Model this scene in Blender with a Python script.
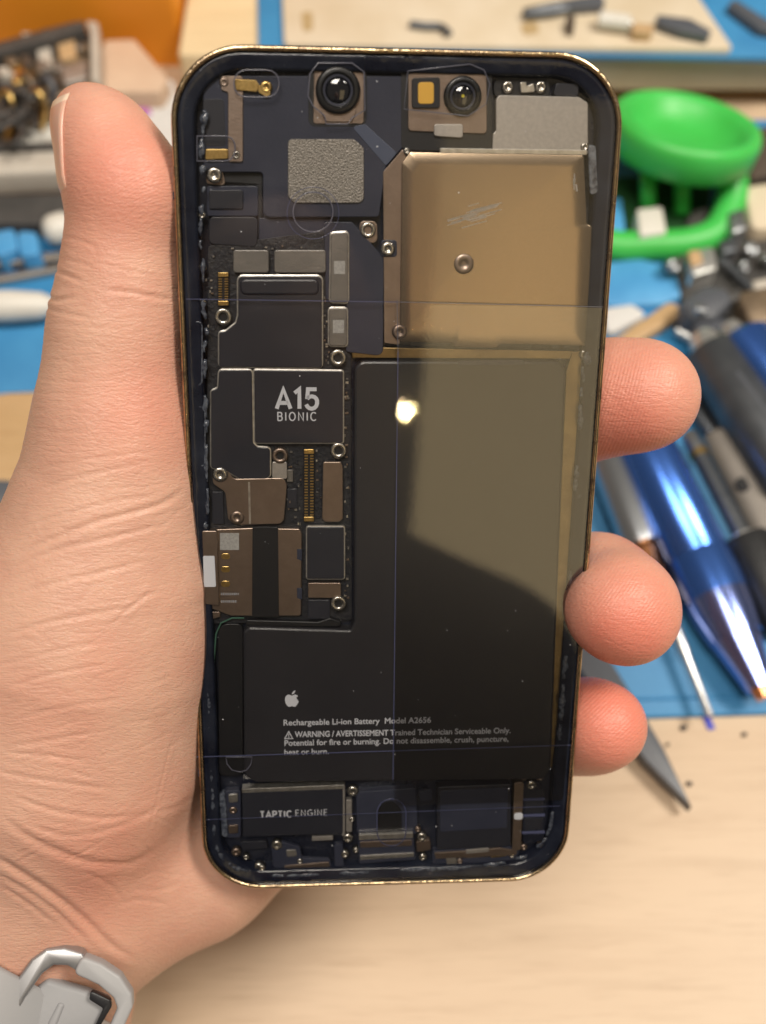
import bpy, bmesh, math, random
import numpy as np
from mathutils import Vector, Matrix

random.seed(7)
rng = np.random.default_rng(7)
scene = bpy.context.scene
C = scene.collection
for _o in list(bpy.data.objects):
    bpy.data.objects.remove(_o)

# ------------------------------------------------------------------ camera
F = 1050.0                      # focal length in pixels of the 766 x 1024 frame
CAM_H = 0.30
PITCH = 60.0
cam_d = bpy.data.cameras.new('camera')
cam = bpy.data.objects.new('camera', cam_d)
C.objects.link(cam)
cam.location = (0, 0, CAM_H)
cam.rotation_euler = (math.radians(90 - PITCH), 0, 0)
cam_d.sensor_fit = 'VERTICAL'
cam_d.sensor_height = 24.0
cam_d.lens = 24.0 * F / 1024.0
cam_d.clip_start = 0.005
cam_d.clip_end = 60
cam_d.dof.use_dof = True
cam_d.dof.focus_distance = 0.179
cam_d.dof.aperture_fstop = 8.2
cam_d.dof.aperture_blades = 0
scene.camera = cam
CAM = Matrix.Translation((0, 0, CAM_H)) @ Matrix.Rotation(math.radians(90 - PITCH), 4, 'X')

# ------------------------------------------------------------------ world, lamps, exposure
world = bpy.data.worlds.new('World')
scene.world = world
world.use_nodes = True
bg = world.node_tree.nodes['Background']
bg.inputs[0].default_value = (1.0, 0.86, 0.70, 1)      # the even glow of a warm lit room
bg.inputs[1].default_value = 0.12

def area(name, loc, target, sx, sy, power, col):
    d = bpy.data.lights.new(name, 'AREA')
    d.shape = 'RECTANGLE'; d.size = sx; d.size_y = sy
    d.energy = power; d.color = col
    o = bpy.data.objects.new(name, d); C.objects.link(o)
    o.location = loc
    o.rotation_euler = (Vector(target) - Vector(loc)).to_track_quat('-Z', 'Y').to_euler()
    return o
# room lamp up and to the right, beyond the bench: throws the shadows down to the left
area('ceiling_lamp', (0.80, 0.16, 1.40), (0, 0.2, 0), 0.40, 0.40, 21, (1.0, 0.92, 0.80))
# soft fill lamp added almost overhead, a little behind the lens: the even frontal light on palm and phone
area('overhead_fill', (-0.15, -0.16, 1.80), (0, 0.18, 0.1), 0.70, 0.70, 24, (1.0, 0.92, 0.81))
# broad dim area lamp, added in place of the lit ceiling behind the photographer's right shoulder (placed below, once the phone's pose is known)
pd = bpy.data.lights.new('ceiling_glow', 'AREA'); pd.shape = 'RECTANGLE'; pd.energy = 2.5; pd.color = (1.0, 0.75, 0.39)
panel = bpy.data.objects.new('ceiling_glow', pd); C.objects.link(panel)
# small bright bulb whose mirror image shows in the glass
b = bpy.data.lights.new('bulb', 'POINT'); b.energy = 0.6; b.shadow_soft_size = 0.006; b.color = (1.0, 0.74, 0.36)
bulb = bpy.data.objects.new('bulb', b); C.objects.link(bulb)

vs = scene.view_settings
vs.view_transform = 'Standard'; vs.look = 'None'; vs.gamma = 1.0
vs.use_curve_mapping = False
vs.exposure = -0.04
scene.render.engine = 'CYCLES'
scene.cycles.use_denoising = True
scene.cycles.max_bounces = 10
scene.cycles.transparent_max_bounces = 16
scene.cycles.caustics_reflective = False
scene.cycles.caustics_refractive = False
scene.cycles.sample_clamp_indirect = 4.0

# ------------------------------------------------------------------ rays and frames
def campt(px, py, d):                       # a point at depth d along the lens axis, camera frame
    return Vector(((px - 383.0) / F * d, (512.0 - py) / F * d, -d))
def wpt(px, py, d):
    return CAM @ campt(px, py, d)
def D(px, py, z=0.0):                       # the bench point seen at a pixel, at height z
    o = CAM.translation; v = CAM.to_3x3() @ campt(px, py, 1.0)
    t = (z - o.z) / v.z
    return o + v * t
# the phone's pose
PW, PH = 0.0699, 0.1488
def _rod(r):
    t = r.length
    return Matrix.Rotation(t, 3, r / t)
PHONE_POSE = None
def _fit():
    img = np.array([[167, 42], [628, 53], [566, 881], [204, 891]], float)
    img[:, 0] -= 383; img[:, 1] = 512 - img[:, 1]
    pts = np.array([[-PW/2, PH/2, 0], [PW/2, PH/2, 0], [PW/2, -PH/2, 0], [-PW/2, -PH/2, 0]])
    def proj(p):
        R = np.array(_rod(Vector(p[:3]))); X = pts @ R.T + p[3:]
        return np.stack([F * X[:, 0] / -X[:, 2], F * X[:, 1] / -X[:, 2]], 1)
    p = np.array([.26, .07, -.004, .002, 0, -.18])
    for _ in range(60):
        r = (proj(p) - img).ravel()
        J = np.stack([((proj(p + 1e-6 * e) - img).ravel() - r) / 1e-6 for e in np.eye(6)], 1)
        p = p - np.linalg.solve(J.T @ J + 1e-9 * np.eye(6), J.T @ r)
    return Matrix.Translation(Vector(p[3:])) @ _rod(Vector(p[:3])).to_4x4()
PHONE_CAM = _fit()
PHONE_M = CAM @ PHONE_CAM
PHONE_INV = PHONE_CAM.inverted()
def P(px, py, z=0.0):                       # phone-local x, y of a pixel on the phone's plane at local height z
    o = PHONE_INV.translation; v = PHONE_INV.to_3x3() @ campt(px, py, 1.0)
    t = (z - o.z) / v.z
    q = o + v * t
    return (q.x, q.y)

# ------------------------------------------------------------------ materials
def mat(name, col, rough=0.5, metal=0.0, col2=None, nscale=200.0, nstretch=(1, 1, 1), bump=0.0, bscale=None,
        spec=0.5, coat=0.0, sss=0.0, rvar=0.0, ior=1.5, thresh=None):
    m = bpy.data.materials.new(name); m.use_nodes = True
    nt = m.node_tree; N = nt.nodes; L = nt.links
    p = N['Principled BSDF']
    p.inputs['Base Color'].default_value = (*col, 1)
    p.inputs['Roughness'].default_value = rough
    p.inputs['Metallic'].default_value = metal
    p.inputs['Specular IOR Level'].default_value = spec
    p.inputs['IOR'].default_value = ior
    p.inputs['Coat Weight'].default_value = coat
    p.inputs['Coat Roughness'].default_value = 0.06
    if sss:
        p.inputs['Subsurface Weight'].default_value = sss
        p.inputs['Subsurface Scale'].default_value = 0.002
    tc = N.new('ShaderNodeTexCoord'); mp = N.new('ShaderNodeMapping')
    mp.inputs['Scale'].default_value = nstretch
    L.new(tc.outputs['Object'], mp.inputs['Vector'])
    if col2 is not None or rvar:
        n = N.new('ShaderNodeTexNoise'); n.inputs['Scale'].default_value = nscale
        n.inputs['Detail'].default_value = 6.0; n.inputs['Roughness'].default_value = 0.6
        L.new(mp.outputs[0], n.inputs['Vector'])
        r = N.new('ShaderNodeMapRange')
        lo, hi = thresh or (0.35, 0.65)
        r.inputs['From Min'].default_value = lo; r.inputs['From Max'].default_value = hi
        L.new(n.outputs['Fac'], r.inputs['Value'])
        if col2 is not None:
            mx = N.new('ShaderNodeMix'); mx.data_type = 'RGBA'
            mx.inputs['A'].default_value = (*col, 1); mx.inputs['B'].default_value = (*col2, 1)
            L.new(r.outputs[0], mx.inputs['Factor']); L.new(mx.outputs['Result'], p.inputs['Base Color'])
        if rvar:
            r2 = N.new('ShaderNodeMapRange')
            r2.inputs['From Min'].default_value = 0.3; r2.inputs['From Max'].default_value = 0.7
            r2.inputs['To Min'].default_value = max(0.02, rough - rvar); r2.inputs['To Max'].default_value = min(1, rough + rvar)
            L.new(n.outputs['Fac'], r2.inputs['Value']); L.new(r2.outputs[0], p.inputs['Roughness'])
    if bump:
        n2 = N.new('ShaderNodeTexNoise'); n2.inputs['Scale'].default_value = bscale or nscale
        n2.inputs['Detail'].default_value = 4.0
        L.new(mp.outputs[0], n2.inputs['Vector'])
        bp = N.new('ShaderNodeBump'); bp.inputs['Strength'].default_value = bump
        bp.inputs['Distance'].default_value = 0.0003
        L.new(n2.outputs['Fac'], bp.inputs['Height']); L.new(bp.outputs[0], p.inputs['Normal'])
    return m

def wood_mat(name, c1, c2, c3, scale=1.0, rough=0.45):
    m = bpy.data.materials.new(name); m.use_nodes = True
    nt = m.node_tree; N = nt.nodes; L = nt.links; p = N['Principled BSDF']
    tc = N.new('ShaderNodeTexCoord')
    mp = N.new('ShaderNodeMapping'); mp.inputs['Scale'].default_value = (16 * scale, 190 * scale, 20)
    mp.inputs['Rotation'].default_value = (0, 0, math.radians(3))
    L.new(tc.outputs['Object'], mp.inputs['Vector'])
    n = N.new('ShaderNodeTexNoise'); n.inputs['Scale'].default_value = 1.0; n.inputs['Detail'].default_value = 8
    n.inputs['Roughness'].default_value = 0.65; n.inputs['Distortion'].default_value = 0.4
    L.new(mp.outputs[0], n.inputs['Vector'])
    mp2 = N.new('ShaderNodeMapping'); mp2.inputs['Scale'].default_value = (3.5 * scale, 24 * scale, 5)
    L.new(tc.outputs['Object'], mp2.inputs['Vector'])
    n2 = N.new('ShaderNodeTexNoise'); n2.inputs['Scale'].default_value = 1.0; n2.inputs['Detail'].default_value = 4
    n2.inputs['Distortion'].default_value = 1.2
    L.new(mp2.outputs[0], n2.inputs['Vector'])
    mp3 = N.new('ShaderNodeMapping'); mp3.inputs['Scale'].default_value = (60 * scale, 900 * scale, 20)
    L.new(tc.outputs['Object'], mp3.inputs['Vector'])
    n3 = N.new('ShaderNodeTexNoise'); n3.inputs['Scale'].default_value = 1.0; n3.inputs['Detail'].default_value = 3
    L.new(mp3.outputs[0], n3.inputs['Vector'])
    def rng_(x, a, b_):
        r = N.new('ShaderNodeMapRange'); r.inputs['From Min'].default_value = a; r.inputs['From Max'].default_value = b_
        L.new(x, r.inputs['Value']); return r.outputs[0]
    mx = N.new('ShaderNodeMix'); mx.data_type = 'RGBA'
    mx.inputs['A'].default_value = (*c1, 1); mx.inputs['B'].default_value = (*c2, 1)
    L.new(rng_(n2.outputs['Fac'], .3, .7), mx.inputs['Factor'])
    mx2 = N.new('ShaderNodeMix'); mx2.data_type = 'RGBA'; mx2.inputs['B'].default_value = (*c3, 1)
    L.new(mx.outputs['Result'], mx2.inputs['A'])
    ml = N.new('ShaderNodeMath'); ml.operation = 'MULTIPLY'; ml.inputs[1].default_value = 0.6
    L.new(rng_(n.outputs['Fac'], .5, .8), ml.inputs[0]); L.new(ml.outputs[0], mx2.inputs['Factor'])
    mx3 = N.new('ShaderNodeMix'); mx3.data_type = 'RGBA'; mx3.inputs['B'].default_value = (*c3, 1)
    L.new(mx2.outputs['Result'], mx3.inputs['A'])
    ml2 = N.new('ShaderNodeMath'); ml2.operation = 'MULTIPLY'; ml2.inputs[1].default_value = 0.35
    L.new(rng_(n3.outputs['Fac'], .55, .75), ml2.inputs[0]); L.new(ml2.outputs[0], mx3.inputs['Factor'])
    L.new(mx3.outputs['Result'], p.inputs['Base Color'])
    p.inputs['Roughness'].default_value = rough
    bp = N.new('ShaderNodeBump'); bp.inputs['Strength'].default_value = 0.15; bp.inputs['Distance'].default_value = 0.0002
    L.new(n3.outputs['Fac'], bp.inputs['Height']); L.new(bp.outputs[0], p.inputs['Normal'])
    return m

def glass_mat(name, ior, rough=0.0, tint=(1, 1, 1), gtint=(1, 1, 1)):
    m = bpy.data.materials.new(name); m.use_nodes = True
    nt = m.node_tree; N = nt.nodes; L = nt.links
    N.remove(N['Principled BSDF']); out = N['Material Output']
    fr = N.new('ShaderNodeFresnel'); fr.inputs['IOR'].default_value = ior
    tr = N.new('ShaderNodeBsdfTransparent'); tr.inputs[0].default_value = (*tint, 1)
    gl = N.new('ShaderNodeBsdfGlossy'); gl.inputs['Roughness'].default_value = rough; gl.inputs[0].default_value = (*gtint, 1)
    mx = N.new('ShaderNodeMixShader')
    L.new(fr.outputs[0], mx.inputs[0]); L.new(tr.outputs[0], mx.inputs[1]); L.new(gl.outputs[0], mx.inputs[2])
    # hair scratches and dust dull the sheen a little
    tc = N.new('ShaderNodeTexCoord'); n = N.new('ShaderNodeTexNoise'); n.inputs['Scale'].default_value = 900
    L.new(tc.outputs['Object'], n.inputs['Vector'])
    bp = N.new('ShaderNodeBump'); bp.inputs['Strength'].default_value = 0.02; bp.inputs['Distance'].default_value = 0.0001
    L.new(n.outputs['Fac'], bp.inputs['Height']); L.new(bp.outputs[0], gl.inputs['Normal'])
    L.new(mx.outputs[0], out.inputs[0])
    return m

# ------------------------------------------------------------------ object helpers
def empty(name, loc=(0, 0, 0), label=None, cat=None, group=None, M=None):
    o = bpy.data.objects.new(name, None); C.objects.link(o)
    o.empty_display_size = 0.01
    if M is not None: o.matrix_world = M
    else: o.location = loc
    return tag(o, label, cat, group)
def tag(o, label=None, cat=None, group=None, kind=None):
    if label: o['label'] = label
    if cat: o['category'] = cat
    if group: o['group'] = group
    if kind: o['kind'] = kind
    return o
def link(name, me, m, parent=None, smooth=False):
    o = bpy.data.objects.new(name, me); C.objects.link(o)
    if m is not None and not me.materials: me.materials.append(m)
    if parent is not None: o.parent = parent
    if smooth:
        me.polygons.foreach_set('use_smooth', [True] * len(me.polygons)); me.update()
    return o
def child_world(o, parent):                 # keep world-space vertices under a parent that sits elsewhere
    o.parent = parent
    o.matrix_parent_inverse = parent.matrix_world.inverted() if parent.matrix_world != Matrix.Identity(4) else Matrix.Translation(-parent.location)
    return o
def mesh_from(v, f, name='mesh'):
    me = bpy.data.meshes.new(name); me.from_pydata([tuple(x) for x in v], [], f); me.update(); return me

def round_poly(pts, r, seg=4):
    """Round the corners of a polygon; r is a number or a list."""
    n = len(pts); out = []
    for i in range(n):
        p = Vector(pts[i]); a = Vector(pts[i - 1]); b_ = Vector(pts[(i + 1) % n])
        rr = r[i] if isinstance(r, (list, tuple)) else r
        u = (a - p); w = (b_ - p); lu, lw = u.length, w.length
        if rr <= 0 or lu < 1e-9 or lw < 1e-9: out.append(tuple(p)); continue
        u /= lu; w /= lw
        ang = u.angle(w, math.pi)
        if ang > math.radians(176): out.append(tuple(p)); continue
        t = min(rr / math.tan(ang / 2), lu * 0.48, lw * 0.48)
        rr2 = t * math.tan(ang / 2)
        c = p + (u + w).normalized() * (rr2 / math.sin(ang / 2))
        s = p + u * t; e = p + w * t
        a0 = math.atan2(s.y - c.y, s.x - c.x); a1 = math.atan2(e.y - c.y, e.x - c.x)
        da = (a1 - a0 + math.pi) % (2 * math.pi) - math.pi
        for k in range(seg + 1):
            th = a0 + da * k / seg
            out.append((c.x + rr2 * math.cos(th), c.y + rr2 * math.sin(th)))
    return out
def area2(pts):
    return sum(pts[i - 1][0] * pts[i][1] - pts[i][0] * pts[i - 1][1] for i in range(len(pts))) / 2
def offset_poly(pts, d):
    n = len(pts); out = []
    for i in range(n):
        p = Vector(pts[i]); a = Vector(pts[i - 1]); b_ = Vector(pts[(i + 1) % n])
        e1 = (p - a); e2 = (b_ - p)
        if e1.length < 1e-12: e1 = e2
        if e2.length < 1e-12: e2 = e1
        n1 = Vector((-e1.y, e1.x)).normalized(); n2 = Vector((-e2.y, e2.x)).normalized()
        nn = n1 + n2
        if nn.length < 1e-6: nn = n1
        nn.normalize(); c = max(0.4, nn.dot(n1))
        q = p + nn * (d / c); out.append((q.x, q.y))
    return out
def slab_mesh(pts, z0, z1, ch=0.0):
    if area2(pts) < 0: pts = pts[::-1]
    n = len(pts); v = [(x, y, z0) for x, y in pts]; rings = 1
    if ch > 0:
        v += [(x, y, z1 - ch) for x, y in pts]; q = offset_poly(pts, ch * 0.35); v += [(x, y, z1 - ch * .3) for x, y in q]
        q = offset_poly(pts, ch); v += [(x, y, z1) for x, y in q]; rings = 4
    else:
        v += [(x, y, z1) for x, y in pts]; rings = 2
    f = []
    for k in range(rings - 1):
        for i in range(n):
            j = (i + 1) % n
            f.append((k * n + i, k * n + j, (k + 1) * n + j, (k + 1) * n + i))
    f.append(tuple(range(n))[::-1]); f.append(tuple((rings - 1) * n + i for i in range(n)))
    return mesh_from(v, f)
MM = 0.001
def slab(name, px, z0, z1, m, parent, r=1.0, ch=0.15, raw=False):
    """Plate on the phone: outline in photograph pixels, heights and radii in millimetres."""
    pts = px if raw else [P(x, y, z1 * MM) for x, y in px]
    rr = [q * MM for q in r] if isinstance(r, (list, tuple)) else r * MM
    pts = round_poly(pts, rr)
    o = link(name, slab_mesh(pts, z0 * MM, z1 * MM, ch * MM), m)
    o.parent = parent
    return o
def box4(x0, y0, x1, y1): return [(x0, y0), (x1, y0), (x1, y1), (x0, y1)]
def lathe_mesh(profile, seg=24, cap=True):
    v = []; f = []
    for z, r in profile:
        for k in range(seg):
            a = 2 * math.pi * k / seg
            v.append((r * math.cos(a), r * math.sin(a), z))
    n = len(profile)
    for i in range(n - 1):
        for k in range(seg):
            j = (k + 1) % seg
            f.append((i * seg + k, i * seg + j, (i + 1) * seg + j, (i + 1) * seg + k))
    if cap:
        f.append(tuple(range(seg))[::-1]); f.append(tuple((n - 1) * seg + k for k in range(seg)))
    return mesh_from(v, f)
def sharp_smooth(o, ang=35):
    me = o.data
    bm = bmesh.new(); bm.from_mesh(me)
    for e in bm.edges:
        if len(e.link_faces) == 2 and e.calc_face_angle(0) > math.radians(ang): e.smooth = False
    for fc in bm.faces: fc.smooth = True
    bm.to_mesh(me); bm.free()
    return o
def tube_mesh(path, rad, seg=10, closed=False, squash=None):
    """Sweep a circle (or ellipse) along a 3-D path."""
    pts = [Vector(p) for p in path]; n = len(pts); v = []; f = []
    up = Vector((0, 0, 1)); 
    for i, p in enumerate(pts):
        a = pts[i - 1] if (i > 0 or closed) else p; b_ = pts[(i + 1) % n] if (i < n - 1 or closed) else p
        t = (b_ - a).normalized()
        s = t.cross(up)
        if s.length < 1e-4: s = t.cross(Vector((1, 0, 0)))
        s.normalize(); u = s.cross(t).normalized()
        r = rad[i] if isinstance(rad, (list, tuple)) else rad
        ra, rb = (r, r) if squash is None else (r * squash[0], r * squash[1])
        for k in range(seg):
            th = 2 * math.pi * k / seg
            v.append(p + s * (ra * math.cos(th)) + u * (rb * math.sin(th)))
    m_ = n if closed else n - 1
    for i in range(m_):
        i2 = (i + 1) % n
        for k in range(seg):
            j = (k + 1) % seg
            f.append((i * seg + k, i * seg + j, i2 * seg + j, i2 * seg + k))
    if not closed:
        f.append(tuple(range(seg))[::-1]); f.append(tuple((n - 1) * seg + k for k in range(seg)))
    return mesh_from(v, f)
def smooth_path(pts, k=6, closed=False):
    pts = [Vector(p) for p in pts]; n = len(pts); out = []
    rng_i = range(n) if closed else range(n - 1)
    for i in rng_i:
        p0 = pts[i - 1] if (i > 0 or closed) else pts[0]
        p1 = pts[i]; p2 = pts[(i + 1) % n]; p3 = pts[(i + 2) % n] if (i + 2 < n or closed) else pts[-1]
        for s in range(k):
            t = s / k
            out.append(0.5 * ((2 * p1) + (p2 - p0) * t + (2 * p0 - 5 * p1 + 4 * p2 - p3) * t * t + (3 * p1 - p0 - 3 * p2 + p3) * t ** 3))
    if not closed: out.append(pts[-1])
    return out
def text_obj(name, body, size, m, parent, loc, bold=0.0, align='CENTER', space=1.0, sx=1.0):
    cu = bpy.data.curves.new(name, 'FONT'); cu.body = body; cu.size = size
    cu.align_x = align; cu.align_y = 'CENTER'; cu.extrude = 0.000015; cu.offset = bold; cu.space_character = space
    cu.resolution_u = 3
    t = bpy.data.objects.new(name, cu); C.objects.link(t)
    dg = bpy.context.evaluated_depsgraph_get(); dg.update()
    me = bpy.data.meshes.new_from_object(t.evaluated_get(dg))
    bpy.data.objects.remove(t); bpy.data.curves.remove(cu)
    o = link(name, me, m); o.parent = parent; o.location = loc; o.scale = (sx, 1, 1)
    return o

GLYPH = {   # strokes on a 1-high grid: (advance, polylines)
    'A': (.74, [[(0.02, 0), (.37, 1), (.72, 0)], [(.15, .30), (.59, .30)]]),
    '1': (.40, [[(.02, .80), (.26, 1), (.26, 0)]]),
    '5': (.62, [[(.56, 1), (.13, 1), (.08, .50)], [(.08, .52), (.19, .61), (.32, .64), (.44, .61), (.53, .53), (.58, .42), (.58, .26), (.53, .13), (.44, .04), (.31, 0), (.18, .03), (.09, .11), (.03, .22)]]),
    'B': (.62, [[(.06, 0), (.06, 1), (.36, 1), (.50, .93), (.54, .76), (.49, .59), (.36, .53), (.06, .53)], [(.36, .53), (.52, .46), (.58, .27), (.52, .07), (.36, 0), (.06, 0)]]),
    'I': (.18, [[(.09, 0), (.09, 1)]]),
    'O': (.80, [[(.40 + .35 * math.cos(a * math.pi / 8), .5 + .5 * math.sin(a * math.pi / 8)) for a in range(17)]]),
    'N': (.72, [[(.07, 0), (.07, 1), (.63, 0), (.63, 1)]]),
    'C': (.74, [[(.40 + .36 * math.cos(math.radians(a)), .5 + .5 * math.sin(math.radians(a))) for a in range(45, 316, 18)]]),
    'T': (.62, [[(.02, 1), (.58, 1)], [(.30, 1), (.30, 0)]]),
    'P': (.60, [[(.06, 0), (.06, 1), (.36, 1), (.51, .92), (.56, .73), (.51, .54), (.36, .46), (.06, .46)]]),
    'E': (.56, [[(.50, 1), (.06, 1), (.06, 0), (.50, 0)], [(.06, .52), (.46, .52)]]),
    'G': (.78, [[(.40 + .36 * math.cos(math.radians(a)), .5 + .5 * math.sin(math.radians(a))) for a in range(45, 331, 19)] + [(.74, .46), (.44, .46)]]),
}
def stroke_text(name, body, height, weight, m, parent, centre, gap=.16):
    """Sans lettering drawn as flat raised strokes, centred on a point."""
    v = []; f = []; x = 0.0; rr = weight / 2
    for ch_ in body:
        adv, lines = GLYPH[ch_]
        for ln in lines:
            ps = [Vector((x + a, b_)) for a, b_ in ln]; n = len(ps); base = len(v)
            for i, p in enumerate(ps):
                t0 = (p - ps[i - 1]).normalized() if i else (ps[1] - p).normalized()
                t1 = (ps[i + 1] - p).normalized() if i < n - 1 else t0
                nn = Vector((-(t0.y + t1.y), t0.x + t1.x))
                nn = nn.normalized() if nn.length > 1e-6 else Vector((-t0.y, t0.x))
                c = max(.5, nn.dot(Vector((-t0.y, t0.x)))); q = nn * (rr / c)
                v += [(p.x + q.x, p.y + q.y), (p.x - q.x, p.y - q.y)]
            f += [(base + 2*i, base + 2*i + 1, base + 2*i + 3, base + 2*i + 2) for i in range(n - 1)]
        x += adv + gap
    w = x - gap
    me = mesh_from([((a - w / 2) * height, (b_ - .5) * height, 0) for a, b_ in v], f)
    o = link(name, me, m); o.parent = parent; o.location = centre
    return o

# ------------------------------------------------------------------ palette
M = {}
M['desk'] = wood_mat('maple_laminate', (0.575, 0.435, 0.30), (0.52, 0.38, 0.255), (0.36, 0.24, 0.145))
M['shelf_wood'] = wood_mat('shelf_wood', (0.74, 0.60, 0.38), (0.68, 0.53, 0.32), (0.52, 0.37, 0.20), 1.3)
M['mat_blue'] = mat('blue_silicone', (0.026, 0.19, 0.42), 0.55, col2=(0.040, 0.235, 0.48), nscale=40, bump=0.2, bscale=900)
M['gold'] = mat('gold_steel', (0.58, 0.44, 0.27), 0.22, 1.0, col2=(0.22, 0.16, 0.11), nscale=260, nstretch=(1, 1, 1), bump=0.5, bscale=700, thresh=(.46, .66), rvar=.12)
M['navy'] = mat('navy_chassis', (0.012, 0.014, 0.024), 0.30, col2=(0.020, 0.023, 0.036), nscale=180, bump=0.15, bscale=600, rvar=.1)
M['ledge'] = mat('glue_ledge', (0.008, 0.010, 0.021), 0.14, col2=(0.020, 0.025, 0.042), nscale=160, bump=0.5, bscale=260, rvar=.14)
M['black'] = mat('black_plastic', (0.010, 0.010, 0.012), 0.42, bump=0.1, bscale=1500)
M['pcb'] = mat('pcb_black', (0.012, 0.013, 0.018), 0.45, col2=(0.03, 0.03, 0.032), nscale=900, bump=0.5, bscale=1600, thresh=(.5, .7))
M['dark_shield'] = mat('dark_film_shield', (0.020, 0.021, 0.029), 0.34, col2=(0.026, 0.027, 0.036), nscale=90, bump=0.06, bscale=2500)
M['slate_plate'] = mat('slate_plate', (0.032, 0.036, 0.058), 0.28, col2=(0.042, 0.046, 0.070), nscale=120, bump=0.08, bscale=2000)
M['grey_shield'] = mat('grey_shield', (0.20, 0.19, 0.18), 0.42, 0.75, col2=(0.24, 0.225, 0.21), nscale=300, bump=0.12, bscale=2500)
M['light_shield'] = mat('light_shield', (0.40, 0.37, 0.35), 0.42, 0.7, col2=(0.46, 0.43, 0.40), nscale=1500, bump=0.04, bscale=5000)
M['taupe'] = mat('taupe_steel', (0.33, 0.255, 0.21), 0.36, 0.92, col2=(0.28, 0.215, 0.175), nscale=300, bump=0.1, bscale=2500)
M['bronze'] = mat('bronze_shield', (0.50, 0.385, 0.275), 0.25, 0.97, col2=(0.44, 0.335, 0.23), nscale=2600, nstretch=(1, 1, 1), bump=0.008, bscale=6000)
M['rail'] = mat('rail_gold_glare', (0.30, 0.215, 0.10), 0.30, 0.9, col2=(0.20, 0.14, 0.065), nscale=260)  # gold tone carries the warm glare along the battery's edges
M['grain'] = mat('sintered_steel', (0.30, 0.275, 0.245), 0.46, 0.7, col2=(0.17, 0.155, 0.135), nscale=3800, bump=0.6, bscale=3800, thresh=(.42, .62))
M['edge_steel'] = mat('edge_steel', (0.74, 0.71, 0.66), 0.30, 0.9, col2=(0.52, 0.49, 0.45), nscale=800)
M['screw'] = mat('screw_steel', (0.66, 0.63, 0.58), 0.24, 0.95, col2=(0.40, 0.37, 0.33), nscale=1500)
M['brass'] = mat('gold_contacts', (0.74, 0.52, 0.20), 0.28, 0.95, col2=(0.55, 0.36, 0.12), nscale=1800)
M['battery'] = mat('battery_film', (0.024, 0.023, 0.027), 0.30, col2=(0.028, 0.027, 0.031), nscale=60, bump=0.05, bscale=3500, spec=0.5)
M['lens'] = mat('lens_glass', (0.004, 0.005, 0.009), 0.04, coat=1.0, spec=0.8)
M['lens_black'] = mat('lens_barrel', (0.008, 0.008, 0.009), 0.3)
M['led'] = mat('phosphor', (0.75, 0.42, 0.06), 0.4)
M['led_y'] = mat('lens_yellow', (0.60, 0.50, 0.05), 0.08, coat=1.0)
M['print'] = mat('white_print', (0.62, 0.63, 0.68), 0.5)
M['print_dim'] = mat('grey_print', (0.30, 0.30, 0.32), 0.5)
M['label_white'] = mat('white_label', (0.72, 0.74, 0.80), 0.45)
M['label_grey'] = mat('etched_patch', (0.42, 0.41, 0.39), 0.5, col2=(0.30, 0.29, 0.28), nscale=2500)
M['seam'] = mat('film_edge', (0.10, 0.11, 0.21), 0.25, coat=0.6)
M['seam_soft'] = mat('film_edge_soft', (0.16, 0.16, 0.21), 0.25, coat=0.6)
M['glue'] = mat('clear_glue', (0.15, 0.17, 0.21), 0.12, coat=0.6, col2=(0.02, 0.025, 0.045), nscale=1300, bump=0.8, bscale=900)
M['glass'] = glass_mat('back_glass', 1.32, 0.0)
M['film'] = glass_mat('gloss_film', 1.60, 0.035)

# ------------------------------------------------------------------ bench
def ground_sheet():
    me = mesh_from([(-1.2, -0.12, 0), (1.2, -0.12, 0), (1.2, 1.6, 0), (-1.2, 1.6, 0), (-1.2, -0.12, -.03), (1.2, -0.12, -.03), (1.2, 1.6, -.03), (-1.2, 1.6, -.03)],
                   [(0, 1, 2, 3), (7, 6, 5, 4), (0, 4, 5, 1), (1, 5, 6, 2), (2, 6, 7, 3), (3, 7, 4, 0)])
    o = link('desk', me, M['desk']); tag(o, kind='structure'); return o
desk = ground_sheet()

# ------------------------------------------------------------------ the phone
phone = empty('smartphone', M=PHONE_M, label='opened gold-edged smartphone with clear back showing battery and circuit boards, held in the hand', cat='phone')
bpy.context.view_layer.update()
OUT = round_poly([(-PW/2, -PH/2), (PW/2, -PH/2), (PW/2, PH/2), (-PW/2, PH/2)], 0.0112, 14)
def ring_mesh(profile):
    """profile: list of (inset, z) swept round the phone's outline."""
    v = []; f = []; n = len(OUT)
    for ins, z in profile:
        q = offset_poly(OUT, ins) if abs(ins) > 1e-9 else OUT
        v += [(x, y, z) for x, y in q]
    for k in range(len(profile) - 1):
        for i in range(n):
            j = (i + 1) % n
            f.append((k * n + i, k * n + j, (k + 1) * n + j, (k + 1) * n + i))
    return mesh_from(v, f)
fr = link('frame', ring_mesh([(.0004, -.00765), (.0000, -.0072), (0, -.0005), (.00006, -.00022), (.00022, -.00006), (.00045, 0), (.0007, -.00004), (.00085, -.0003), (.00085, -.0011)]), M['gold'], phone)
sharp_smooth(fr, 60)
lg = link('ledge', ring_mesh([(.00085, -.00085), (.0011, -.00062), (.0016, -.0006), (.0021, -.0009), (.0030, -.0010), (.0034, -.0013), (.0036, -.0040)]), M['ledge'], phone)
sharp_smooth(lg, 60)
scr = link('screen_panel', slab_mesh(offset_poly(OUT, .0006), -.0080, -.00775, .0), M['black'], phone)
mid = link('midframe', slab_mesh(offset_poly(OUT, .0012), -.0060, -.0038, .0), M['navy'], phone)
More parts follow.
